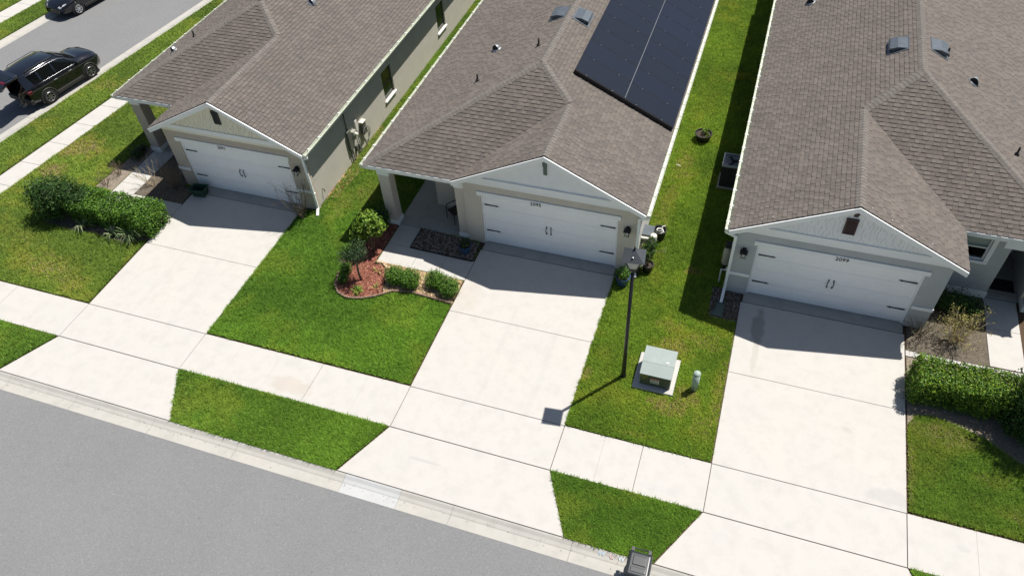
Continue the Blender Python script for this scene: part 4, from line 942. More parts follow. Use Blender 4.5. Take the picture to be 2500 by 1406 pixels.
def boxfol(name, parent, x0, x1, y0, y1, z0, z1, n, size, pal, asp=.45, bulge=.1):
    k = n; P = rng.random((k, 3)); A = np.array([(x1-x0)*(y1-y0)*1.2, (x1-x0)*(z1-z0), (x1-x0)*(z1-z0), (y1-y0)*(z1-z0), (y1-y0)*(z1-z0)]); A /= A.sum(); f = rng.choice(5, k, p=A)
    dep = (rng.random(k)**1.6)*.28; N = np.zeros((k, 3))
    P = P*np.array([x1-x0, y1-y0, z1-z0])+np.array([x0, y0, z0])
    wob = bulge*(vnoise(P[:, [0, 2]]+50, 2.2, 31)-.5)*2+bulge*.8*(vnoise(P[:, :2]+50, 3.1, 32)-.5)*2+.03*rng.normal(size=k)
    for i, (ax, v, sg) in enumerate(((2, z1, 1), (1, y0, -1), (1, y1, 1), (0, x0, -1), (0, x1, 1))):
        q = f == i; P[q, ax] = v-sg*(dep[q]-wob[q]*.8); N[q, ax] = sg
    # round the top edges off
    cx, cy = (x0+x1)/2, (y0+y1)/2; top = np.clip((P[:, 2]-(z1-.25))/.25, 0, 1)
    P[:, 1] = cy+(P[:, 1]-cy)*(1-.10*top); P[:, 0] = cx+(P[:, 0]-cx)*(1-.02*top)
    ok = P[:, 2] > .03; V, C = leaves(P[ok], N[ok]*.8+np.array([0, 0, .5]), size, asp, GREENS[pal]); m = len(V)//4
    return np_mesh(name, V, np.arange(m*4).reshape(m, 4), np.repeat(C, 4, 0), 'leaf', parent)
def branch(k, p, d, L, r, depth, spread=.6, n=4, tips=None):
    d = d.normalized(); q = p+d*L*.55+Vector((random.uniform(-1, 1), random.uniform(-1, 1), random.uniform(-.4, .6)))*L*.10; e = q+(d+Vector((random.uniform(-.3, .3), random.uniform(-.3, .3), .1)))*L*.45
    k.tube([p, q, e], r, n, r1=r*.55, cap=False)
    if depth == 0:
        if tips is not None: tips.append(e)
        return
    for i in range(random.randint(2, 3)):
        a = random.choice((q, e, e)); branch(k, a, d+Vector((random.uniform(-1, 1), random.uniform(-1, 1), random.uniform(-.3, .7)))*spread, L*random.uniform(.5, .8), r*.6, depth-1, spread, n, tips)
def bare_shrub(label, x, y, h, stems, m, depth=2, spread=.7, lean=.5, leaf=None, nl=0, r=.009, name='bare_shrub'):
    t = thing(name, label, 'shrub', (x, y, 0)); k = MB(); tips = []
    for i in range(stems):
        a = random.random()*6.283; branch(k, Vector((x+math.cos(a)*.05, y+math.sin(a)*.05, 0)), Vector((math.cos(a)*lean*random.random(), math.sin(a)*lean*random.random(), 1)), h*random.uniform(.45, .7), r, depth, spread, 4, tips)
    k.build('twigs', m, t)
    if leaf:
        P = np.array([[*q] for q in tips]); P = P[rng.integers(0, len(P), nl)]+rng.normal(size=(nl, 3))*.04; P[:, 2] = np.maximum(P[:, 2], .03)
        V, C = leaves(P, np.tile([0, 0, .6], (nl, 1)), .055, .5, GREENS[leaf]); np_mesh('foliage', V, np.arange(len(V)).reshape(-1, 4), np.repeat(C, 4, 0), 'leaf', t)
    return t
def bush(name, label, blobs, n, size, pal, stems=(), cat='shrub', asp=.5, shell=.5, group=None):
    c = blobs[0][0]; t = thing(name, label, cat, (c[0], c[1], 0), group); foliage('foliage', t, blobs, n, size, pal, asp, shell)
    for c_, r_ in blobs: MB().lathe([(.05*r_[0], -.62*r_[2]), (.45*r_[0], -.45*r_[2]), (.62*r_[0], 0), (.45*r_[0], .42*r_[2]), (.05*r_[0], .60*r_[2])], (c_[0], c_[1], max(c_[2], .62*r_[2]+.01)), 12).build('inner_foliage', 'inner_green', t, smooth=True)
    k = MB()
    for s_ in (stems or [[(c[0], c[1], 0), (c[0]+.02, c[1], c[2])]]): k.tube(s_, .025, 6, r1=.012)
    k.build('stem', 'bark', t); return t

# ---- house 1 planting
t = thing('hedge', 'clipped green hedge beside the driveway of house 2091', 'hedge', (-15.4, 3.95, 0))
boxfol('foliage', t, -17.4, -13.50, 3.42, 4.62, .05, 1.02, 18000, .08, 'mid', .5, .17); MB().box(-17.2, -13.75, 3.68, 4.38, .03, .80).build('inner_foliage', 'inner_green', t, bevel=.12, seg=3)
k = MB()
for i in range(9): 
    xx = -17.1+i*.42; k.tube([(xx, 4.0, 0), (xx+.05, 3.98, .45), (xx+random.uniform(-.1, .1), 4.0+random.uniform(-.2, .2), .85)], .022, 5, r1=.008)
k.build('stem', 'bark', t)
bush('round_shrub', 'tall dark round bush at the left end of the hedge', [((-17.95, 3.75, 1.00), (.85, .85, .80)), ((-18.55, 3.65, .95), (.62, .65, .65)), ((-17.45, 3.9, 1.05), (.66, .66, .62)), ((-18.2, 3.5, .5), (.7, .6, .45)), ((-16.95, 3.95, .85), (.6, .62, .48))], 13000, .085, 'deep',
     [[(-18.0+a, 3.7+b_, 0), (-18.0+a*2, 3.7+b_*2, .6), (-18+a*4, 3.7+b_*3, 1.2)] for a, b_ in ((0, 0), (.08, .05), (-.1, .06), (.03, -.1))], shell=.3)
def flax(label, x, y, n, L, pal, name='strap_leaf_plant'):
    t = thing(name, label, 'plant', (x, y, 0)); V = []; C = []
    for i in range(n):
        a = random.random()*6.283; l = L*random.uniform(.6, 1.1); h = l*random.uniform(.45, .95); wd = .016; dx, dy = math.cos(a), math.sin(a); col = random.choice(GREENS[pal]); k0 = random.uniform(.75, 1.2)
        px_, py_ = x+dx*.03, y+dy*.03
        prof = [(0, .01, 1.), (l*.25, h*.7, 1.1), (l*.6, h, .8), (l, h*.55, .1)]
        for (r0, z0, w0), (r1, z1, w1) in zip(prof, prof[1:]):
            V += [(px_+dx*r0-dy*wd*w0, py_+dy*r0+dx*wd*w0, z0), (px_+dx*r0+dy*wd*w0, py_+dy*r0-dx*wd*w0, z0), (px_+dx*r1+dy*wd*w1, py_+dy*r1-dx*wd*w1, z1), (px_+dx*r1-dy*wd*w1, py_+dy*r1+dx*wd*w1, z1)]; C += [[c*k0 for c in col]]*4
    np_mesh('leaves', np.array(V), np.arange(len(V)).reshape(-1, 4), np.array(C), 'leaf_matt', t); return t
flax('variegated strap-leaf plant at the driveway end of the hedge foot', -14.35, 3.30, 60, .62, 'flax'); flax('smaller strap-leaf plant under the middle of the hedge', -15.15, 3.22, 34, .5, 'flax')
flax('strap-leaf plant nearest the tall round bush', -16.6, 3.28, 34, .48, 'flax')
bare_shrub('twiggy leafless shrub leaning on the garage pier by the green tub', -14.55, 6.35, 1.1, 34, 'twig', 2, .5, .8)
bare_shrub('small pale leafless shrub beside the front walk of house 2091', -15.55, 6.25, .85, 6, 'twig_pale', 2, .8, 1.2, r=.012)
bare_shrub('dry brown shrub in the sandy strip left of the walk', -17.55, 6.5, .55, 16, 'twig', 2, .7, .8); bare_shrub('smaller dry shrub in the sandy strip nearest the hedge', -17.6, 5.72, .5, 14, 'twig', 2, .7, .8)
bush('low_shrub', 'dark low shrub in the shade at the porch column of house 2091', [((-17.45, 7.65, .25), (.32, .4, .28)), ((-17.5, 8.1, .2), (.25, .3, .22))], 900, .06, 'olive')
bare_shrub('bare dark twigged shrub at the right garage corner of house 2091', -8.45, 6.10, 1.25, 26, 'twig', 2, .55, .6, leaf='deep', nl=60)
# ---- house 2 garden
for lab, (x, y, r_) in (('leftmost of the four small round shrubs in the wood chips', (-3.55, 4.02, .36)), ('second small round shrub from the left in the wood chips, touching the leftmost', (-2.95, 3.98, .40)),
                        ('third small round shrub from the left in the wood chips', (-2.06, 4.22, .36)), ('small round shrub in the wood chips nearest the driveway', (-1.50, 4.00, .39))):
    bush('round_shrub', lab, [((x, y, r_*.95), (r_, r_, r_*.8)), ((x+.1, y-.08, r_*.8), (r_*.8, r_*.75, r_*.75))], 4200, .05, 'mid', group='round shrubs in the wood chips')
t = thing('small_tree', 'small dark-leaved tree with a bare trunk in the red mulch', 'tree', (-4.72, 3.70, 0)); k = MB(); k.tube([(-4.72, 3.70, 0), (-4.78, 3.72, .35), (-4.76, 3.74, .75), (-4.82, 3.76, 1.05)], .048, 8, r1=.032); tips = []
for i in range(6): branch(k, Vector((-4.8, 3.75, .85)), Vector((math.cos(i*1.05), math.sin(i*1.05), .6)), .34, .02, 2, .5, 5, tips)
k.build('trunk', 'bark', t, smooth=True); foliage('crown', t, [((-4.95, 3.85, 1.25), (.42, .40, .26)), ((-4.6, 3.72, 1.32), (.38, .36, .24)), ((-5.15, 3.65, 1.1), (.28, .3, .2)), ((-4.75, 4.05, 1.4), (.32, .3, .22))], 1500, .075, [(.028, .062, .022), (.048, .092, .032), (.075, .12, .045), (.018, .042, .016)], .4, .25)
t = thing('ornamental_tree', 'bright lime-green multi-stem shrub beside the walk of house 2095', 'shrub', (-4.98, 5.2, 0)); k = MB()
for a, b_ in ((0, 0), (.07, .05), (-.08, .04), (.05, -.07)): k.tube([(-4.98+a*.4, 5.2+b_*.4, 0), (-5.0+a*1.5, 5.22+b_, .5), (-5.02+a*3, 5.25+b_*3, 1.0)], .022, 6, r1=.012)
k.build('trunk', 'bark', t, smooth=True); foliage('crown', t, [((-5.02, 5.30, 1.30), (.46, .46, .40)), ((-5.25, 5.15, 1.0), (.38, .38, .30)), ((-4.80, 5.35, 1.1), (.36, .36, .32)), ((-5.3, 5.0, .75), (.3, .3, .25))], 3600, .115, 'lime', .55, .35)
bush('dark_shrub', 'dark green shrub in the shade of the porch column', [((-5.22, 6.45, .55), (.38, .36, .42)), ((-5.0, 6.30, .7), (.3, .3, .35))], 1600, .07, 'deep')
bush('fern_clump', 'feathery green clump at the left edge of the red mulch', [((-5.38, 3.85, .30), (.24, .28, .28)), ((-5.30, 3.45, .22), (.2, .22, .2))], 1300, .075, 'mid', asp=.22)
flax('low yellow-green rosette plant at the front of the red mulch', -4.60, 3.12, 26, .26, 'lime', 'rosette_plant'); flax('tiny star-shaped rosette in the red mulch near the walk', -4.35, 4.25, 9, .24, 'dry', 'rosette_plant'); flax('tiny star-shaped rosette in the red mulch near the wood chips', -4.02, 3.45, 10, .26, 'dry', 'rosette_plant')
# block edging round the bed, one block after another
def along(path, step):
    out = []; path = [Vector(p) for p in path]; d = 0; acc = 0
    for a, b_ in zip(path, path[1:]):
        L = (b_-a).length; t_ = step-acc if acc else 0
        while t_ < L: out.append((a+(b_-a)*(t_/L), (b_-a).normalized())); t_ += step
        acc = (L-(t_-step)) % step
    return out
t = thing('garden_edging', 'scalloped brown concrete block edging round the front bed', 'edging', (-4, 3.2, 0))
me = None
for p, d in along([(-5.66, 3.75), (-5.53, 3.25), (-5.24, 2.90), (-4.82, 2.77), (-4.37, 2.86), (-3.94, 3.07), (-3.40, 3.49), (-2.83, 3.62), (-2.03, 3.58), (-1.24, 3.52)], .152):
    if me is None: me = MB().box(-.066, .066, -.032, .032, -.03, .09).lathe([(.045, .085), (.045, .105)], (-.033, 0, 0), 8).lathe([(.032, .085), (.032, .11)], (.034, 0, 0), 8).mesh('edging_block', 'edging')
    o = link('edging_block', me, t); o.location = Vector((p.x, p.y, random.uniform(-.008, .008)))-Vector((-4, 3.2, 0)); o.rotation_euler.z = math.atan2(d.y, d.x)+random.uniform(-.06, .06)
k = MB(); q = [(-4.64, 4.58), (-4.35, 4.62), (-4.12, 4.45), (-3.98, 4.1), (-3.84, 3.75), (-3.76, 3.40)]
for (a, b_), (c, d_) in zip(q, q[1:]): k.obox(((a+c)/2, (b_+d_)/2, .03), Vector((c-a, d_-b_, 0))*.5, Vector((-(d_-b_), c-a, 0)).normalized()*.008, (0, 0, .05))
tag(k.build('edging_strip', 'edging_black'), 'thin black plastic strip between red mulch and wood chips', 'edging')
k = MB(); q = [(-3.72, 6.78), (-3.72, 5.70), (-1.26, 5.64), (-1.26, 6.5)]
for (a, b_), (c, d_) in zip(q, q[1:]): k.obox(((a+c)/2, (b_+d_)/2, .02), Vector((c-a, d_-b_, 0))*.5, Vector((-(d_-b_), c-a, 0)).normalized()*.012, (0, 0, .035))
tag(k.build('edging_strip', 'edging_black'), 'black border strip round the rectangular pebble bed', 'edging')
# ---- house 3 planting
t = thing('hedge', 'square clipped bright green hedge beside the driveway of house 2099', 'hedge', (15, 4.1, 0))
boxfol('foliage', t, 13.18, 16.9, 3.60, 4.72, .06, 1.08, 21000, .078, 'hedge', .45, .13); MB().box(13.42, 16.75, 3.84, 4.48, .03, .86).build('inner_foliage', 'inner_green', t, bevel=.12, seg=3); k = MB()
for i in range(8): xx = 13.5+i*.44; k.tube([(xx, 4.1, 0), (xx+.05, 4.1, .5), (xx+random.uniform(-.1, .1), 4.1+random.uniform(-.2, .2), .9)], .022, 5, r1=.008)
k.build('stem', 'bark', t)
bush('large_shrub', 'dark rounded shrub in the shade below the right end of the square hedge', [((16.30, 3.30, .62), (.72, .62, .62)), ((16.75, 3.2, .75), (.7, .6, .6)), ((15.95, 3.42, .42), (.45, .4, .4))], 6500, .085, 'deep', shell=.3)
t = thing('round_tree', 'round-crowned dark green tree at the right end of the square hedge', 'tree', (16.95, 3.85, 0)); k = MB(); k.tube([(16.95, 3.85, 0), (16.98, 3.86, .6), (16.92, 3.84, 1.3)], .06, 8, r1=.045); tips = []
for i in range(7): branch(k, Vector((16.93, 3.85, 1.1)), Vector((math.cos(i*.9), math.sin(i*.9), .8)), .7, .03, 2, .5, 5, tips)
k.build('trunk', 'bark', t, smooth=True); foliage('crown', t, [((16.80, 3.75, 2.0), (1.32, 1.28, 1.05)), ((16.55, 3.45, 1.3), (1.0, .95, .8)), ((17.2, 4.0, 2.3), (.95, .95, .8)), ((16.6, 3.2, .7), (.7, .6, .55))], 19000, .095, 'deep', .5, .25)
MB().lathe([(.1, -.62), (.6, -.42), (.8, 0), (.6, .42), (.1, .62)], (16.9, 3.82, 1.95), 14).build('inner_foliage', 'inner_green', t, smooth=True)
bush('low_shrub', 'dark green shrub in the shade under the window of house 2099', [((14.55, 7.75, .42), (.55, .5, .42)), ((15.05, 7.55, .4), (.42, .45, .38)), ((14.1, 7.9, .35), (.35, .4, .33))], 3600, .06, 'deep')
bare_shrub('sprawling half-dead shrub with yellow leaves in front of the dark shrub', 14.6, 6.45, .85, 46, 'twig_pale', 2, .75, 1.5, leaf='dry', nl=800, r=.010)
bare_shrub('small half-dead shrub at the garage corner of house 2099', 13.55, 6.35, .6, 22, 'twig', 2, .75, 1.2, leaf='olive', nl=160)

# ------------------------------------------------------------------ street furniture
t = thing('lamp_post', 'tall black street lamp post with a square lantern on the lawn', 'street lamp', (5.05, 2.23, 0)); x, y = 5.05, 2.23
MB().lathe([(.10, 0), (.10, .05), (.075, .09), (.068, .40), (.058, 1.0), (.047, 4.70)], (x, y, 0), 14).build('post', 'lamp_black', t, smooth=True)
MB().lathe([(.06, 4.66), (.07, 4.70), (.05, 4.74), (.09, 4.80)], (x, y, 0), 12).build('collar', 'lamp_black', t, smooth=True)
LA = R(6)
def rotz(pts): return [(x+(a-x)*math.cos(LA)-(b_-y)*math.sin(LA), y+(a-x)*math.sin(LA)+(b_-y)*math.cos(LA), c) for a, b_, c in pts]
k = MB(); k.frustum((x, y), .20, .20, .22, .22, 4.78, 4.82)
for a in (-1, 1):
    for b_ in (-1, 1): k.obox((x+a*.155, y+b_*.155, 5.02), (.013, 0, 0), (0, .013, 0), (a*.06, b_*.06, .20))
k.frustum((x, y), .44, .44, .46, .46, 5.20, 5.225); k.v = rotz(k.v); fr = k.build('lantern_frame', 'lamp_black', t)
k = MB().frustum((x, y), .19, .19, .40, .40, 4.822, 5.198); k.v = rotz(k.v); k.build('lantern_glass', 'lamp_glass', t)
k = MB().frustum((x, y), .58, .58, .12, .12, 5.226, 5.42); k.frustum((x, y), .12, .12, .06, .06, 5.42, 5.45); k.v = rotz(k.v); rf = k.build('lantern_roof', 'lamp_roof', t)
k = MB().lathe([(.03, 5.45), (.035, 5.48), (.015, 5.52), (.02, 5.54), (.0, 5.57)], (x, y, 0), 10); k.build('finial', 'lamp_black', rf, smooth=True)
MB().lathe([(.022, 0), (.022, .03), (.0, .035)], (x, y-.19, 5.325), 8).build('photocell', 'galvanised', rf)

t = thing('utility_transformer', 'pale green padmount transformer with warning stickers on the lawn', 'transformer', (6.02, 2.6, 0))
MB().prism([(5.38, 1.88), (6.62, 1.90), (6.64, 3.28), (5.39, 3.28)], -.1, .075).build('concrete_pad', 'concrete_walk', t, bevel=.02)
k = MB(); x0, x1, yf_, yb_ = 5.57, 6.50, 2.07, 3.02
k.prism3([(x0, yf_, .076), (x0, yb_, .076), (x0, yb_, .70), (x0, 2.46, .70), (x0, yf_, .60)], (x1-x0, 0, 0)); cab = k.build('cabinet', 'transformer_green', t, bevel=.015)
MB().box(x0+.02, x1-.02, yf_-.012, yf_-.0, .09, .58).build('front_door', 'transformer_dark', cab)
lid = MB().prism3([(x0-.02, 2.455, .705), (x0-.02, yb_+.03, .735), (x0-.02, yb_+.03, .705), (x0-.02, 2.455, .68)], (x1-x0+.04, 0, 0)).build('rear_lid', 'transformer_green', t, bevel=.006)
MB().prism3([(x0-.012, yf_-.02, .597), (x0-.012, 2.45, .705), (x0-.012, 2.45, .69), (x0-.012, yf_-.02, .57)], (x1-x0+.024, 0, 0)).build('front_lid', 'transformer_green', t, bevel=.004)
MB().box(6.26, 6.34, 2.53, 2.58, .714, .722).build('tag_plate', 'sticker_white', lid)
st = MB().box(5.90, 6.16, yf_-.016, yf_-.0125, .24, .46).build('warning_sticker', 'sticker_white', cab)
MB().box(5.90, 6.16, yf_-.019, yf_-.0165, .415, .46).box(5.91, 6.15, yf_-.019, yf_-.0165, .335, .345).build('sticker_print', ['sticker_red'], st)
k = MB()
for i in range(5): k.box(5.93+i*.045, 5.955+i*.045, yf_-.019, yf_-.0165, .36, .395); k.box(5.92+i*.047, 5.955+i*.047, yf_-.019, yf_-.0165, .27, .30)
k.build('sticker_print', 'print_black', st)
text('unit_code', '18718', .085, frame_m((5.70, yf_-.014, .50), (1, 0, 0), (0, 0, 1)), 'print_yellow', cab, .002); text('unit_code', '20', .095, frame_m((5.70, yf_-.014, .39), (1, 0, 0), (0, 0, 1)), 'print_yellow', cab, .002)
t = thing('cable_pedestal', 'pale green cylindrical utility marker post on the lawn', 'utility post', (7.20, 2.36, 0))
MB().lathe([(.105, -.02), (.105, .78)], (7.20, 2.36, 0), 18).build('tube', 'pedestal_green', t, smooth=True); MB().lathe([(.112, .765), (.112, .80), (.085, .845), (.0, .865)], (7.20, 2.36, 0), 18).build('cap', 'pedestal_green', t, smooth=True)

# wheeled bin at the curb
t = thing('wheeled_bin', 'black wheeled refuse bin standing on the curb at the bottom edge', 'trash bin', (0, 0, 0))
k = MB(); k.frustum((0, .0), .40, .46, .55, .60, .06, .86, dy=.02); body = k.build('body', 'bin_plastic', t, bevel=.04, seg=3)
MB().box(-.30, .30, -.31, .34, .845, .88).build('rim', 'bin_plastic', t, bevel=.015)
k = MB(); k.frustum((0, .01), .60, .70, .50, .56, .885, .955); lid = k.build('lid', 'bin_lid', t, bevel=.035, seg=3)
MB().frustum((0, .10), .34, .26, .32, .23, .957, .972).build('lid_panel', 'bin_lid', lid, bevel=.01); MB().frustum((0, -.14), .38, .14, .36, .12, .957, .966).build('lid_panel', 'bin_lid', lid, bevel=.01)
MB().tube([(-.22, .42, .90), (.22, .42, .90)], .016, 8).box(-.25, -.17, .33, .44, .86, .93).box(.17, .25, .33, .44, .86, .93).build('handle', 'bin_plastic', t, bevel=.008)
for sg in (-1, 1): MB().lathe([(.02, -.025), (.11, -.025), (.12, 0), (.11, .025), (.02, .025)], (sg*.27, .24, .12), 16, axis='x').build('wheel', 'rubber', t)
MB().tube([(-.26, .24, .12), (.26, .24, .12)], .012, 6).build('axle', 'galvanised', t)
t.location = (6.78, -3.81, -.105); t.rotation_euler.z = R(1)
cslope = (0, math.cos(R(8)), math.sin(R(8)))
k = thing('utility_marking', 'blue, red and pale blue sprayed letters W C W on the curb', 'marking', (6.06, -3.42, 0))
zc = -.022
for ch, xx, m in (('W', 5.78, 'paint_blue'), ('C', 6.05, 'paint_red'), ('W', 6.30, 'paint_pale_blue')): text('sprayed_letter', ch, .17, frame_m((xx, -3.425, zc), (1, 0, 0), cslope), m, k, .0015)

# ------------------------------------------------------------------ yard things
def pot(name, label, x, y, r0, r1, h, m, group=None, cat='plant pot'):
    t = thing(name, label, cat, (x, y, 0), group); MB().lathe([(r0, 0), (r1, h), (r1+.012, h), (r1+.012, h+.03), (r1-.025, h+.03), (r1-.025, h-.05)], (x, y, .0), 18).build('pot', m, t, smooth=False)
    MB().lathe([(r1-.03, h-.06), (r1-.03, h-.03)], (x, y, 0), 16).build('soil', 'potting_soil', t); return t
t = pot('planter', 'blue glazed pot with a small plant in the pebble bed', -1.66, 6.05, .16, .24, .34, 'pot_blue'); foliage('foliage', t, [((-1.66, 6.05, .45), (.2, .2, .14))], 240, .07, 'olive', .5)
t = pot('planter', 'dark blue pot with a red flower at the garage corner of house 2095', 4.14, 6.05, .18, .25, .36, 'pot_blue'); foliage('foliage', t, [((4.14, 6.05, .55), (.24, .24, .22))], 420, .09, 'mid', .35)
MB().tube([(4.14, 6.06, .36), (4.18, 6.12, .7), (4.15, 6.16, 1.0)], .008, 5).tube([(4.2, 6.02, .36), (4.28, 6.1, .8), (4.26, 6.18, 1.15)], .007, 5).build('flower_stem', 'vent_green', t)
for fx, fy, fz, m in ((4.15, 6.16, 1.02, 'petal'), (4.26, 6.18, 1.17, 'petal_white')):
    k = MB()
    for i in range(5): a = i*1.257; k.prism3([(fx, fy, fz), (fx+.07*math.cos(a-.5), fy+.07*math.sin(a-.5), fz+.03), (fx+.10*math.cos(a), fy+.10*math.sin(a), fz+.02), (fx+.07*math.cos(a+.5), fy+.07*math.sin(a+.5), fz+.03)], (0, 0, .006))
    k.build('flower', m, t)
t = pot('planter', 'black nursery pot with a tall leafy plant behind the lamp post', 4.83, 6.88, .15, .20, .32, 'pot_black'); MB().tube([(4.83, 6.88, .3), (4.80, 6.95, .75), (4.82, 7.05, 1.1)], .014, 6, r1=.008).build('stem', 'bark', t); foliage('foliage', t, [((4.80, 6.98, .8), (.24, .24, .38)), ((4.86, 7.1, 1.15), (.2, .2, .22))], 520, .10, 'deep', .35)
t = pot('planter', 'small dark pot against the wall beside the downspout of house 2095', 4.50, 6.62, .10, .13, .24, 'pot_black'); foliage('foliage', t, [((4.55, 6.66, .42), (.16, .16, .2))], 160, .07, 'olive', .35)
k = MB()
for i in range(6): a = i*1.05; k.prism3([(4.62+.05*math.cos(a), 6.58+.05*math.sin(a), .52), (4.62+.09*math.cos(a-.4), 6.58+.09*math.sin(a-.4), .55), (4.62+.09*math.cos(a+.4), 6.58+.09*math.sin(a+.4), .55)], (0, 0, .006))
k.build('flower', 'petal_white', t)
bare_shrub('weedy green and white plants at the wall beside the meter of house 2095', 4.62, 7.35, .7, 14, 'twig', 2, .7, .8, leaf='flax', nl=220, name='weed_clump')
t = thing('bucket', 'black tub holding a coiled white hose beside the beige house', 'bucket', (4.90, 8.62, 0)); MB().lathe([(.19, 0), (.23, .40), (.245, .40), (.245, .43), (.215, .43), (.18, .02)], (4.90, 8.62, 0), 18, cap=False).build('tub', 'pot_black', t); MB().lathe([(.178, .02), (.178, .04)], (4.90, 8.62, 0), 18).build('tub_floor', 'pot_black', t)
t = tag(MB().tube([(4.90+(.15-.002*i)*math.cos(i*.5), 8.62+(.15-.002*i)*math.sin(i*.5), .30+.006*i) for i in range(26)]+[(4.95, 8.7, .5), (5.06, 8.80, .5)], .014, 6).build('hose', 'hose', None, smooth=True), 'white hose coiled in the black tub', 'hose')
t = pot('planter', 'wide black pot with a small seedling standing alone on the side lawn', 5.48, 14.9, .26, .34, .32, 'pot_black'); foliage('foliage', t, [((5.52, 14.95, .44), (.14, .14, .12)), ((5.66, 14.8, .36), (.1, .1, .06))], 120, .09, 'lime', .5); MB().tube([(5.48, 14.9, .28), (5.5, 14.92, .52)], .01, 5).build('stem', 'bark', t)
tag(MB().tube([(4.74, 12.97, .03), (4.92, 12.93, .03)], .022, 8).tube([(4.75, 12.97, .03), (4.75, 12.97, -.02)], .02, 8).build('sprinkler_pipe', 'pvc'), 'short white plastic pipe lying on the side lawn', 'pipe')
t = thing('recycling_tub', 'open dark green plastic tub standing at the garage door of house 2091', 'tub', (0, 0, 0)); k = MB()
w0, d0, w1, d1, hh = .50, .34, .62, .44, .36
def ring(w_, d_, z): return [(-w_/2, -d_/2, z), (w_/2, -d_/2, z), (w_/2, d_/2, z), (-w_/2, d_/2, z)]
vs_ = ring(w0, d0, 0)+ring(w1, d1, hh)+ring(w1-.05, d1-.05, hh)+ring(w0-.05, d0-.05, .03)
k.add(vs_, [(3, 2, 1, 0)]+[(a+i, a+(i+1) % 4, a+4+(i+1) % 4, a+4+i) for a in (0, 4, 8) for i in range(4)]+[(12, 13, 14, 15)]); tb = k.build('shell', 'tub_green', t, bevel=.012)
k = MB(); k.box(-w1/2-.015, w1/2+.015, -d1/2-.02, -d1/2+.0, hh-.05, hh).box(-w1/2-.015, w1/2+.015, d1/2-.0, d1/2+.02, hh-.05, hh).box(-w1/2-.02, -w1/2+.0, -d1/2+.0, d1/2-.0, hh-.05, hh).box(w1/2-.0, w1/2+.02, -d1/2+.0, d1/2-.0, hh-.05, hh); k.build('rim', 'tub_green', t, bevel=.008); MB().box(-.06, .06, -d0/2-.045, -d0/2-.03, .16, .22).build('emblem', 'hose', t) if False else None
t.location = (-13.28, 6.28, .0); t.rotation_euler.z = R(8)
t = thing('splash_block', 'green plastic splash tray under the downspout of house 2099', 'splash block', (0, 0, 0)); MB().add([(-.12, .3, .0), (.12, .3, .0), (.17, -.32, .0), (-.17, -.32, .0), (-.12, .3, .03), (.12, .3, .03), (.17, -.32, .015), (-.17, -.32, .015)], [(3, 2, 1, 0), (4, 5, 6, 7), (0, 1, 5, 4), (1, 2, 6, 5), (2, 3, 7, 6), (3, 0, 4, 7)]).build('tray', 'splash_green', t)
for sg in (-1, 1): MB().prism3([(sg*.12, .3, .03), (sg*.17, -.32, .015), (sg*.17, -.32, .05), (sg*.12, .3, .09)], (-sg*.015, 0, 0)).build('side_lip', 'splash_green', t)
MB().box(-.12, .12, .285, .30, .03, .09).build('back_lip', 'splash_green', t); t.location = (7.46, 5.78, .016); t.rotation_euler.z = R(-8)
t = thing('air_conditioner', 'outdoor air conditioning unit in the shade beside house 2099', 'air conditioner', (6.90, 12.4, 0)); x0, x1, y0, y1 = 6.52, 7.32, 12.0, 12.8
MB().box(x0-.06, x1+.06, y0-.06, y1+.06, -.02, .08).build('pad', 'concrete_slab', t, bevel=.01); MB().box(x0+.02, x1-.02, y0+.02, y1-.02, .081, 1.02).build('core', 'ac_side', t)
me = MB().box(x0, x1, y0, y0+.015, 0, .012).box(x0, x1, y1-.015, y1, 0, .012).box(x0, x0+.015, y0+.015, y1-.015, 0, .012).box(x1-.015, x1, y0+.015, y1-.015, 0, .012).mesh('grille_bar', 'ac_side', Vector((6.90, 12.4, 0)))
for i in range(20): o = link('grille_bar', me, t); o.location.z = .12+i*.045
k = MB(); n = 28; 
k.box(x0, x1, y0, y0+.06, 1.02, 1.10).box(x0, x1, y1-.06, y1, 1.02, 1.10).box(x0, x0+.06, y0+.06, y1-.06, 1.02, 1.10).box(x1-.06, x1, y0+.06, y1-.06, 1.02, 1.10).box(x0+.06, x1-.06, y0+.06, y1-.06, 1.02, 1.035); top = k.build('top_cover', 'ac_top', t, bevel=.02)
k = MB()
for i in range(5):
    r_ = .06+i*.06; k.tube([(6.92+r_*math.cos(a), 12.4+r_*math.sin(a), 1.09) for a in [2*math.pi*j/20 for j in range(21)]], .005, 4, cap=False)
for i in range(6): a = i*math.pi/6; k.tube([(6.92-.31*math.cos(a), 12.4-.31*math.sin(a), 1.085), (6.92+.31*math.cos(a), 12.4+.31*math.sin(a), 1.085)], .005, 4)
k.build('fan_guard', 'pipe_black', top); k = MB().lathe([(.07, 1.03), (.07, 1.07)], (6.92, 12.4, 0), 12)
for i in range(3): a = i*2.094; k.obox((6.92+.18*math.cos(a), 12.4+.18*math.sin(a), 1.045), Vector((math.cos(a), math.sin(a), 0))*.13, Vector((-math.sin(a), math.cos(a), .3))*.07, (0, 0, .004))
k.build('fan', 'ac_side', top)
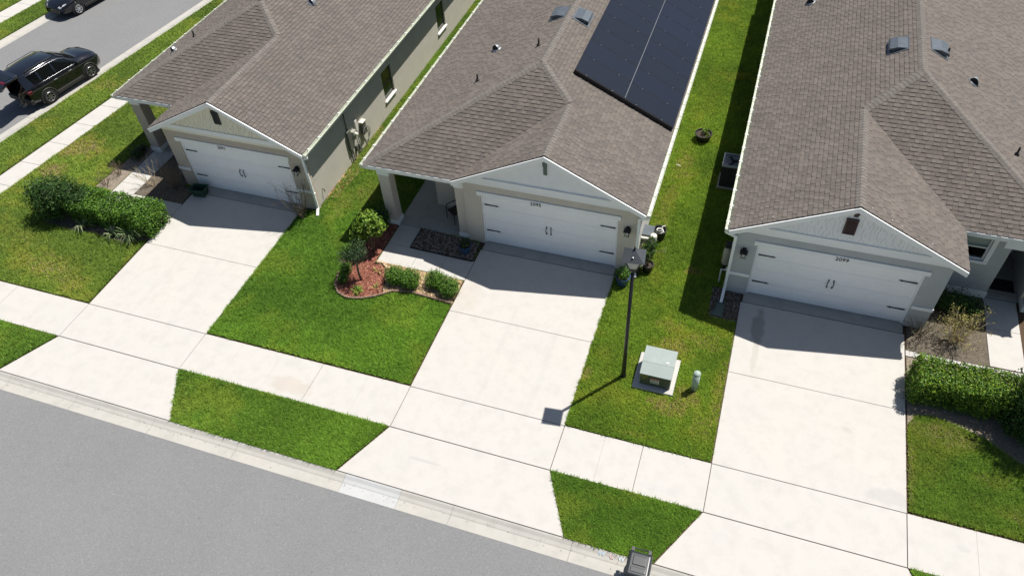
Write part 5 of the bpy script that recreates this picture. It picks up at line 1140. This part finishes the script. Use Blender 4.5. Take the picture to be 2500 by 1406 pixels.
# patio chair
t = thing('patio_chair', 'black metal patio chair on the porch of house 2095', 'chair', (0, 0, 0))
MB().box(-.24, .24, -.24, .24, .42, .45).build('seat', 'black_paint', t, bevel=.015); MB().obox((0, .27, .72), (.23, 0, 0), (0, .012, -.004), (0, .05, .26)).build('backrest', 'black_paint', t, bevel=.015)
for sx in (-1, 1):
    MB().tube([(sx*.26, -.26, 0), (sx*.27, -.25, .40), (sx*.27, -.23, .64)], .016, 8).build('leg', 'black_paint', t); MB().tube([(sx*.26, .30, 0), (sx*.25, .24, .45), (sx*.24, .33, .98)], .016, 8).build('leg', 'black_paint', t)
    MB().tube([(sx*.27, -.26, .62), (sx*.275, -.1, .66), (sx*.265, .26, .64)], .018, 8).build('armrest', 'black_paint', t)
MB().tube([(-.24, .33, .98), (.24, .33, .98)], .016, 8).build('top_rail', 'black_paint', t)
t.location = (-2.62, 7.62, .036); t.rotation_euler.z = R(-35)

# ------------------------------------------------------------------ cars (local: x forward, y left, z up)
def interp(st, x):
    st = sorted(st); 
    if x <= st[0][0]: return st[0]
    for a, b_ in zip(st, st[1:]):
        if a[0] <= x <= b_[0]:
            t = (x-a[0])/(b_[0]-a[0]); return tuple(p+(q-p)*t for p, q in zip(a, b_))
    return st[-1]
def ringpts(s_):
    x, zb, w, zs, wr, zr = s_
    L = [(.0, zb), (w*.80, zb), (w*.96, zb+.07), (w, zb+.20), (w*1.0, zs-.20), (w*.985, zs-.06), (w*.95, zs), (wr+(.0), zr-.07), (wr*.93, zr-.02), (wr*.6, zr+.012), (0, zr+.02)]
    return [(x, y, z) for y, z in L]+[(x, -y, z) for y, z in L[-2:0:-1]]
def car(name, label, st, wb_r, wb_f, wr_, windows, wind_x, rim, arch, open_rear=False, rear_x=None):
    t = thing(name, label, 'car'); k = MB(); rings = [ringpts(s_) for s_ in sorted(st)]; n = len(rings[0])
    vs = [p for r_ in rings for p in r_]; fs = [(i*n+j, i*n+(j+1) % n, (i+1)*n+(j+1) % n, (i+1)*n+j) for i in range(len(rings)-1) for j in range(n)]
    k.add(vs, [f[::-1] for f in fs]); 
    if not open_rear: k.add(rings[0], [tuple(range(n))])
    k.add(rings[-1], [tuple(range(n-1, -1, -1))])
    body = k.build('body', 'car_black', t, smooth=True)
    def sp(x, f, sg, off=.008):
        s_ = interp(st, x); _, zb, w, zs, wr, zr = s_; return Vector((x, sg*(w*.95+(wr-w*.95)*f+off), zs+(zr-.07-zs)*f+off*.4))
    for sg in (-1, 1):
        for poly in windows:
            k = MB(); P = [sp(x, f, sg) for x, f in poly]
            if sg > 0: P = P[::-1]
            k.add(P, [tuple(range(len(P)))]); k.build('side_window', 'glass_car', body)
        xs_ = [windows[0][0][0], *[p[0] for p in windows[-1]]]
        lo_, hi_ = min(p[0] for w_ in windows for p in w_), max(p[0] for w_ in windows for p in w_)
        MB().tube([sp(x, .93, sg, .012) for x in np.linspace(lo_, hi_-.45, 8)]+[sp(hi_, .05, sg, .012)], .012, 6).tube([sp(x, .02, sg, .012) for x in np.linspace(lo_+.3, hi_, 8)], .009, 6).build('window_trim', 'chrome', body, smooth=True)
        for i, xx in enumerate((wb_r, wb_f)):
            w_ = interp(st, xx)[2]; c = (xx, sg*(w_-.085), wr_)
            wh = MB().lathe([(wr_*.62, -.10), (wr_*.93, -.11), (wr_, -.08), (wr_, .08), (wr_*.93, .11), (wr_*.66, .10)], c, 28, axis='y').build('wheel', 'rubber', t, smooth=True)
            k = MB(); yo = sg*(w_-.085+.112)
            k.tube([(xx+wr_*.63*math.cos(a), yo, wr_+wr_*.63*math.sin(a)) for a in [2*math.pi*j/24 for j in range(25)]], .018, 6, cap=False)
            for j in range(7):
                a = j*2*math.pi/7+.2; d = Vector((math.cos(a), 0, math.sin(a))); s2 = Vector((-math.sin(a), 0, math.cos(a)))
                k.obox(Vector((xx, yo, wr_))+d*wr_*.34, d*wr_*.30, s2*.022, (0, .012, 0))
            k.lathe([(.06, -.02), (.05, .02)], (xx, yo, wr_), 10, axis='y'); k.build('rim', rim, wh)
            MB().lathe([(wr_*.64, -.01), (wr_*.64, .0)], (xx, sg*(w_-.085+.098), wr_), 20, axis='y').build('brake_disc', 'car_int', wh)
            k = MB(); k.tube([(xx+(wr_+.055)*math.cos(a), sg*(w_-.012), wr_+(wr_+.055)*math.sin(a)) for a in np.linspace(-.35, math.pi+.35, 18)], .042 if arch else .02, 6); k.build('wheel_arch', 'car_trim' if arch else 'car_black', t, smooth=True)
            MB().lathe([(wr_+.04, -.004), (wr_+.04, .004)], (xx, sg*(w_+.002), wr_+.01), 24, axis='y').build('arch_liner', 'rubber', t)
        for xx in (.28, -.55):
            p = sp(xx, -.28, sg, .035); MB().obox(p, (.085, 0, 0), (0, .012, 0), (0, 0, .016)).build('door_handle', 'chrome', body, bevel=.008)
        w_ = interp(st, 0)[2]; MB().box(wb_r+wr_+.1, wb_f-wr_-.1, *sorted((sg*(w_-.05), sg*(w_+.018))), interp(st, 0)[1]-.0, interp(st, 0)[1]+.15).build('sill_trim', 'car_trim', t, bevel=.02)
        mx = max(p[0] for p in windows[0]); p = sp(mx-.08, -.05, sg, .10); MB().obox(p, (.07, 0, 0), (0, .10, 0), (0, 0, .065)).build('mirror', 'car_black', t, bevel=.04, seg=3)
    a, b_ = wind_x; P = []
    for x, f in ((a, .06), (b_, .97)):
        s_ = interp(st, x); y_ = s_[4]*.93; P.append([(x+.02, -y_*(1-.0), s_[5]+.0), (x+.02, -y_*.5, s_[5]+.028), (x+.02, 0, s_[5]+.034), (x+.02, y_*.5, s_[5]+.028), (x+.02, y_, s_[5]+.0)])
    k = MB(); k.add(P[0]+P[1], [(i, i+1, 5+i+1, 5+i) for i in range(4)]); k.build('windscreen', 'glass_car', body, smooth=True)
    return t, body, sp
SUV = [(-2.0, 0.34, 0.808, 1.088, 0.609, 1.638), (-1.75, 0.28, 0.879, 1.099, 0.662, 1.715), (-1.2, 0.24, 0.909, 1.088, 0.693, 1.748), (-0.6, 0.23, 0.909, 1.077, 0.704, 1.759), (0.05, 0.23, 0.909, 1.066, 0.693, 1.726), (0.3, 0.23, 0.909, 1.055, 0.672, 1.616), (0.92, 0.24, 0.909, 1.044, 0.74, 1.209), (1.0, 0.24, 0.909, 1.039, 0.76, 1.159), (1.25, 0.24, 0.904, 1.022, 0.76, 1.132), (1.65, 0.27, 0.889, 0.967, 0.74, 1.077), (1.95, 0.31, 0.828, 0.89, 0.66, 0.989), (2.08, 0.36, 0.707, 0.78, 0.55, 0.868), (2.12, 0.42, 0.606, 0.692, 0.48, 0.78)]
t, body, sp = car('parked_car', 'black sport utility vehicle parked on the side street with its tailgate raised', SUV, -1.20, 1.22, .345,
    [[(.86, .03), (.30, .92), (-.30, .92), (-.30, .03)], [(-.38, .03), (-.38, .92), (-1.10, .92), (-1.10, .03)], [(-1.18, .05), (-1.18, .92), (-1.68, .88), (-1.55, .10)]], (.95, .10), 'rim_dark', True, True)
MB().box(-1.96, -.95, -.80, .80, .55, .60).box(-.99, -.95, -.68, .68, .60, 1.55).build('cargo_bay', 'car_int', t)
MB().box(-2.10, -1.93, -.84, .84, .34, .60).build('rear_bumper', 'car_trim', t, bevel=.05, seg=3)
for sg in (-1, 1):
    MB().box(-2.03, -1.82, *sorted((sg*.72, sg*.90)), .86, 1.0).build('tail_light', 'light_red', t, bevel=.03, seg=3); MB().prism3([(2.10, sg*.50, .76), (1.98, sg*.76, .78), (1.70, sg*.835, .88), (1.78, sg*.78, .93), (2.03, sg*.55, .84)], (.02, 0, .012)).build('headlight', 'light_clear', t)
    MB().tube([(-1.6, sg*.62, 1.72), (-1.5, sg*.63, 1.80), (-.2, sg*.64, 1.805), (.0, sg*.63, 1.74)], .016, 6).build('roof_rail', 'car_trim', t, smooth=True)
gt = MB(); pr = [(-1.93, 1.72), (-2.10, 1.78), (-2.55, 1.82), (-2.95, 1.74), (-3.05, 1.60), (-2.98, 1.56), (-2.62, 1.72), (-2.1, 1.70), (-1.95, 1.65)]
n = len(pr); vs = [(a, -.62-.16*min(1, (-1.93-a)/.6), z) for a, z in pr]+[(a, .62+.16*min(1, (-1.93-a)/.6), z) for a, z in pr]; gt.add(vs, [(i, (i+1) % n, n+(i+1) % n, n+i) for i in range(n)]+[tuple(range(n-1, -1, -1)), tuple(range(n, 2*n))]); gate = gt.build('tailgate', 'car_black', t, bevel=.02)
MB().prism3([(-2.12, -.52, 1.792), (-2.12, .52, 1.792), (-2.52, .60, 1.826), (-2.52, -.60, 1.826)], (0, 0, .006)).build('rear_window', 'glass_car', gate); MB().prism3([(-2.70, -.16, 1.796), (-2.70, .16, 1.796), (-2.84, .16, 1.768), (-2.84, -.16, 1.768)], (0, 0, .008)).build('number_plate', 'plate', gate)
MB().box(-2.16, -1.90, -.60, .60, 1.755, 1.81).build('spoiler', 'car_black', gate, bevel=.025, seg=3)
for sg in (-1, 1): MB().prism3([(-2.60, sg*.40, 1.82), (-2.60, sg*.72, 1.82), (-2.72, sg*.72, 1.795), (-2.72, sg*.40, 1.795)], (0, 0, .012)).build('tail_light', 'light_red', gate)
hd = math.atan2(2.36, .38); suv = t
fw = Vector((math.cos(hd), math.sin(hd), 0)); rt = Vector((math.sin(hd), -math.cos(hd), 0))
SEDAN = [(-2.25, .40, .68, .80, .55, .92), (-2.1, .30, .84, .90, .66, 1.02), (-1.6, .24, .89, .93, .68, 1.08), (-.95, .22, .90, .93, .60, 1.38), (-.2, .22, .90, .92, .61, 1.43), (.30, .22, .90, .91, .58, 1.36), (1.05, .22, .90, .90, .72, .99), (1.3, .23, .89, .88, .74, .95), (1.75, .26, .87, .80, .72, .86), (2.05, .29, .80, .70, .64, .76), (2.20, .33, .66, .60, .50, .66), (2.25, .38, .55, .54, .42, .60)]
t2, b2, _s = car('parked_car', 'black sedan with silver wheels parked at the far curb, cut off by the top edge', SEDAN, -1.30, 1.32, .32,
    [[(.98, .03), (.32, .92), (-.25, .92), (-.25, .03)], [(-.33, .03), (-.33, .92), (-.9, .9), (-1.35, .05)]], (1.08, .36), 'rim_silver', False)
for sg in (-1, 1): MB().prism3([(2.20, sg*.42, .60), (2.06, sg*.70, .62), (1.72, sg*.815, .72), (1.80, sg*.74, .79), (2.12, sg*.46, .70)], (.025, 0, .012)).build('headlight', 'light_clear', t2)
MB().box(2.14, 2.265, -.40, .40, .36, .52).build('grille', 'car_trim', t2, bevel=.02); MB().box(2.255, 2.272, -.10, .10, .53, .57).build('badge', 'chrome', t2)
rr = Vector((-24.62, 10.36, ZR)); suv.location = rr+fw*1.20-rt*.82; suv.rotation_euler.z = hd
hd2 = hd+math.pi; f2 = -fw; l2 = Vector((-f2.y, f2.x, 0)); fwheel = Vector((-29.60, 18.15, ZR)); t2.location = fwheel-f2*1.32-l2*.82; t2.rotation_euler.z = hd2

# person sitting in the open tailgate
def skinned(name, joints, edges, matname, parent, root=0, sub=1):
    me = bpy.data.meshes.new(name); me.from_pydata([j[0] for j in joints], edges, []); o = link(name, me, parent)
    m = o.modifiers.new('skin', 'SKIN'); m.use_smooth_shade = True
    for i, j in enumerate(joints): me.skin_vertices[0].data[i].radius = (j[1], j[2] if len(j) > 2 else j[1]); me.skin_vertices[0].data[i].use_root = (i == root)
    s_ = o.modifiers.new('sub', 'SUBSURF'); s_.levels = sub; s_.render_levels = sub; me.materials.append(MATS[matname]); return o
pp = thing('person', 'person in black shirt and olive trousers sitting in the open car boot', 'person')
# local: +x is where the person faces, z = 0 at the seat
J = [((0, 0, .10), .13, .15), ((0, 0, .30), .125, .16), ((.03, 0, .48), .12, .17), ((.05, 0, .56), .055), ((.07, 0, .63), .05), ((.10, 0, .73), .085, .075), ((.10, 0, .80), .06, .055),
     ((.04, .17, .49), .055), ((.10, .21, .25), .042), ((.32, .10, .16), .032), ((.40, .06, .15), .026), ((.04, -.17, .49), .055), ((.10, -.21, .25), .042), ((.32, -.08, .18), .032), ((.40, -.03, .17), .026),
     ((.06, .10, .09), .085), ((.42, .13, .07), .068), ((.46, .13, -.30), .042), ((.58, .14, -.34), .03), ((.06, -.10, .09), .085), ((.42, -.12, .07), .068), ((.48, -.12, -.30), .042), ((.60, -.13, -.34), .03)]
E_ = [(0, 1), (1, 2), (2, 3), (3, 4), (4, 5), (5, 6), (2, 7), (7, 8), (8, 9), (9, 10), (2, 11), (11, 12), (12, 13), (13, 14), (0, 15), (15, 16), (16, 17), (17, 18), (0, 19), (19, 20), (20, 21), (21, 22)]
skinned('body', J, E_, 'skin', pp, 0, 2)
skinned('shirt', [((0, 0, .06), .145, .165), ((0, 0, .30), .14, .175), ((.03, 0, .50), .13, .18), ((.04, .17, .49), .07), ((.09, .205, .30), .058), ((.04, -.17, .49), .07), ((.09, -.205, .30), .058)], [(0, 1), (1, 2), (2, 3), (3, 4), (2, 5), (5, 6)], 'shirt', pp, 0, 2)
skinned('trousers', [((0, 0, .08), .15, .16), ((.08, .10, .09), .095), ((.42, .13, .07), .08), ((.46, .13, -.18), .058), ((.08, -.10, .09), .095), ((.42, -.12, .07), .08), ((.48, -.12, -.18), .058)], [(0, 1), (1, 2), (2, 3), (0, 4), (4, 5), (5, 6)], 'trousers', pp, 0, 2)
k = MB()
for sg in (-1, 1):
    for i in range(5): k.tube([(.40, sg*.04+(i-2)*.016, .16), (.45, sg*.035+(i-2)*.017, .165), (.475, sg*.03+(i-2)*.015, .145)], .008, 5)
k.build('fingers', 'skin', pp, smooth=True)
for sg in (.135, -.125): MB().frustum((.56, sg), .26, .09, .20, .075, -.40, -.31).build('shoe', 'shoe', pp, bevel=.03, seg=3)
hr = MB(); hr.lathe([(.02, .08), (.06, .075), (.085, .05), (.095, .0), (.085, -.04)], (.085, 0, .77), 14); hr.build('hair', 'hair', pp, smooth=True)
k = MB(); k.add([(.19, -.014, .715), (.19, .014, .715), (.185, 0, .76), (.212, 0, .722)], [(0, 1, 3), (1, 2, 3), (2, 0, 3)]); k.build('nose', 'skin', pp)
k = MB()
for sg in (-1, 1): k.lathe([(.0, -.008), (.01, 0), (.0, .008)], (.182, sg*.032, .752), 8)
k.box(.18, .188, -.022, .022, .685, .692); k.build('face_features', 'hair', pp)
for sg in (-1, 1): MB().lathe([(.004, -.025), (.016, 0), (.004, .025)], (.10, sg*.083, .735), 8).build('ear', 'skin', pp, smooth=True)
pp.location = suv.location+fw*-1.60+rt*.12+Vector((0, 0, .62)); pp.rotation_euler.z = hd+math.pi

# grit, leaves and dark specks lying on the street and along the gutter
ROADP = [(-16, -11), (6, -11), (6, RE-.03), (-16, RE-.03)]
a_ = np.array(ROADP); Pn = 420; Q = rng.random((Pn, 2))*(a_.max(0)-a_.min(0))+a_.min(0); Q[:260, 1] = RE+.28+rng.normal(size=260)*.07; Q[:260, 0] = rng.random(260)*24-16
Vv = []; Cc_ = []
for qx, qy in Q:
    l = random.uniform(.006, .02); an = random.random()*6.28; zz = ZR+.006; c_ = random.choice(((.05, .045, .04), (.12, .09, .06), (.40, .38, .34), (.2, .15, .1)))
    for i in range(4): Vv.append((qx+l*math.cos(an+i*1.571)*(1 if i % 2 else .5), qy+l*math.sin(an+i*1.571)*(1 if i % 2 else .5), zz+random.random()*.008)); Cc_.append(c_)
tag(stuff(np_mesh('road_debris', np.array(Vv), np.arange(len(Vv)).reshape(-1, 4), np.array(Cc_), 'chip')), 'grit and leaf fragments scattered on the street and along the gutter', 'debris')
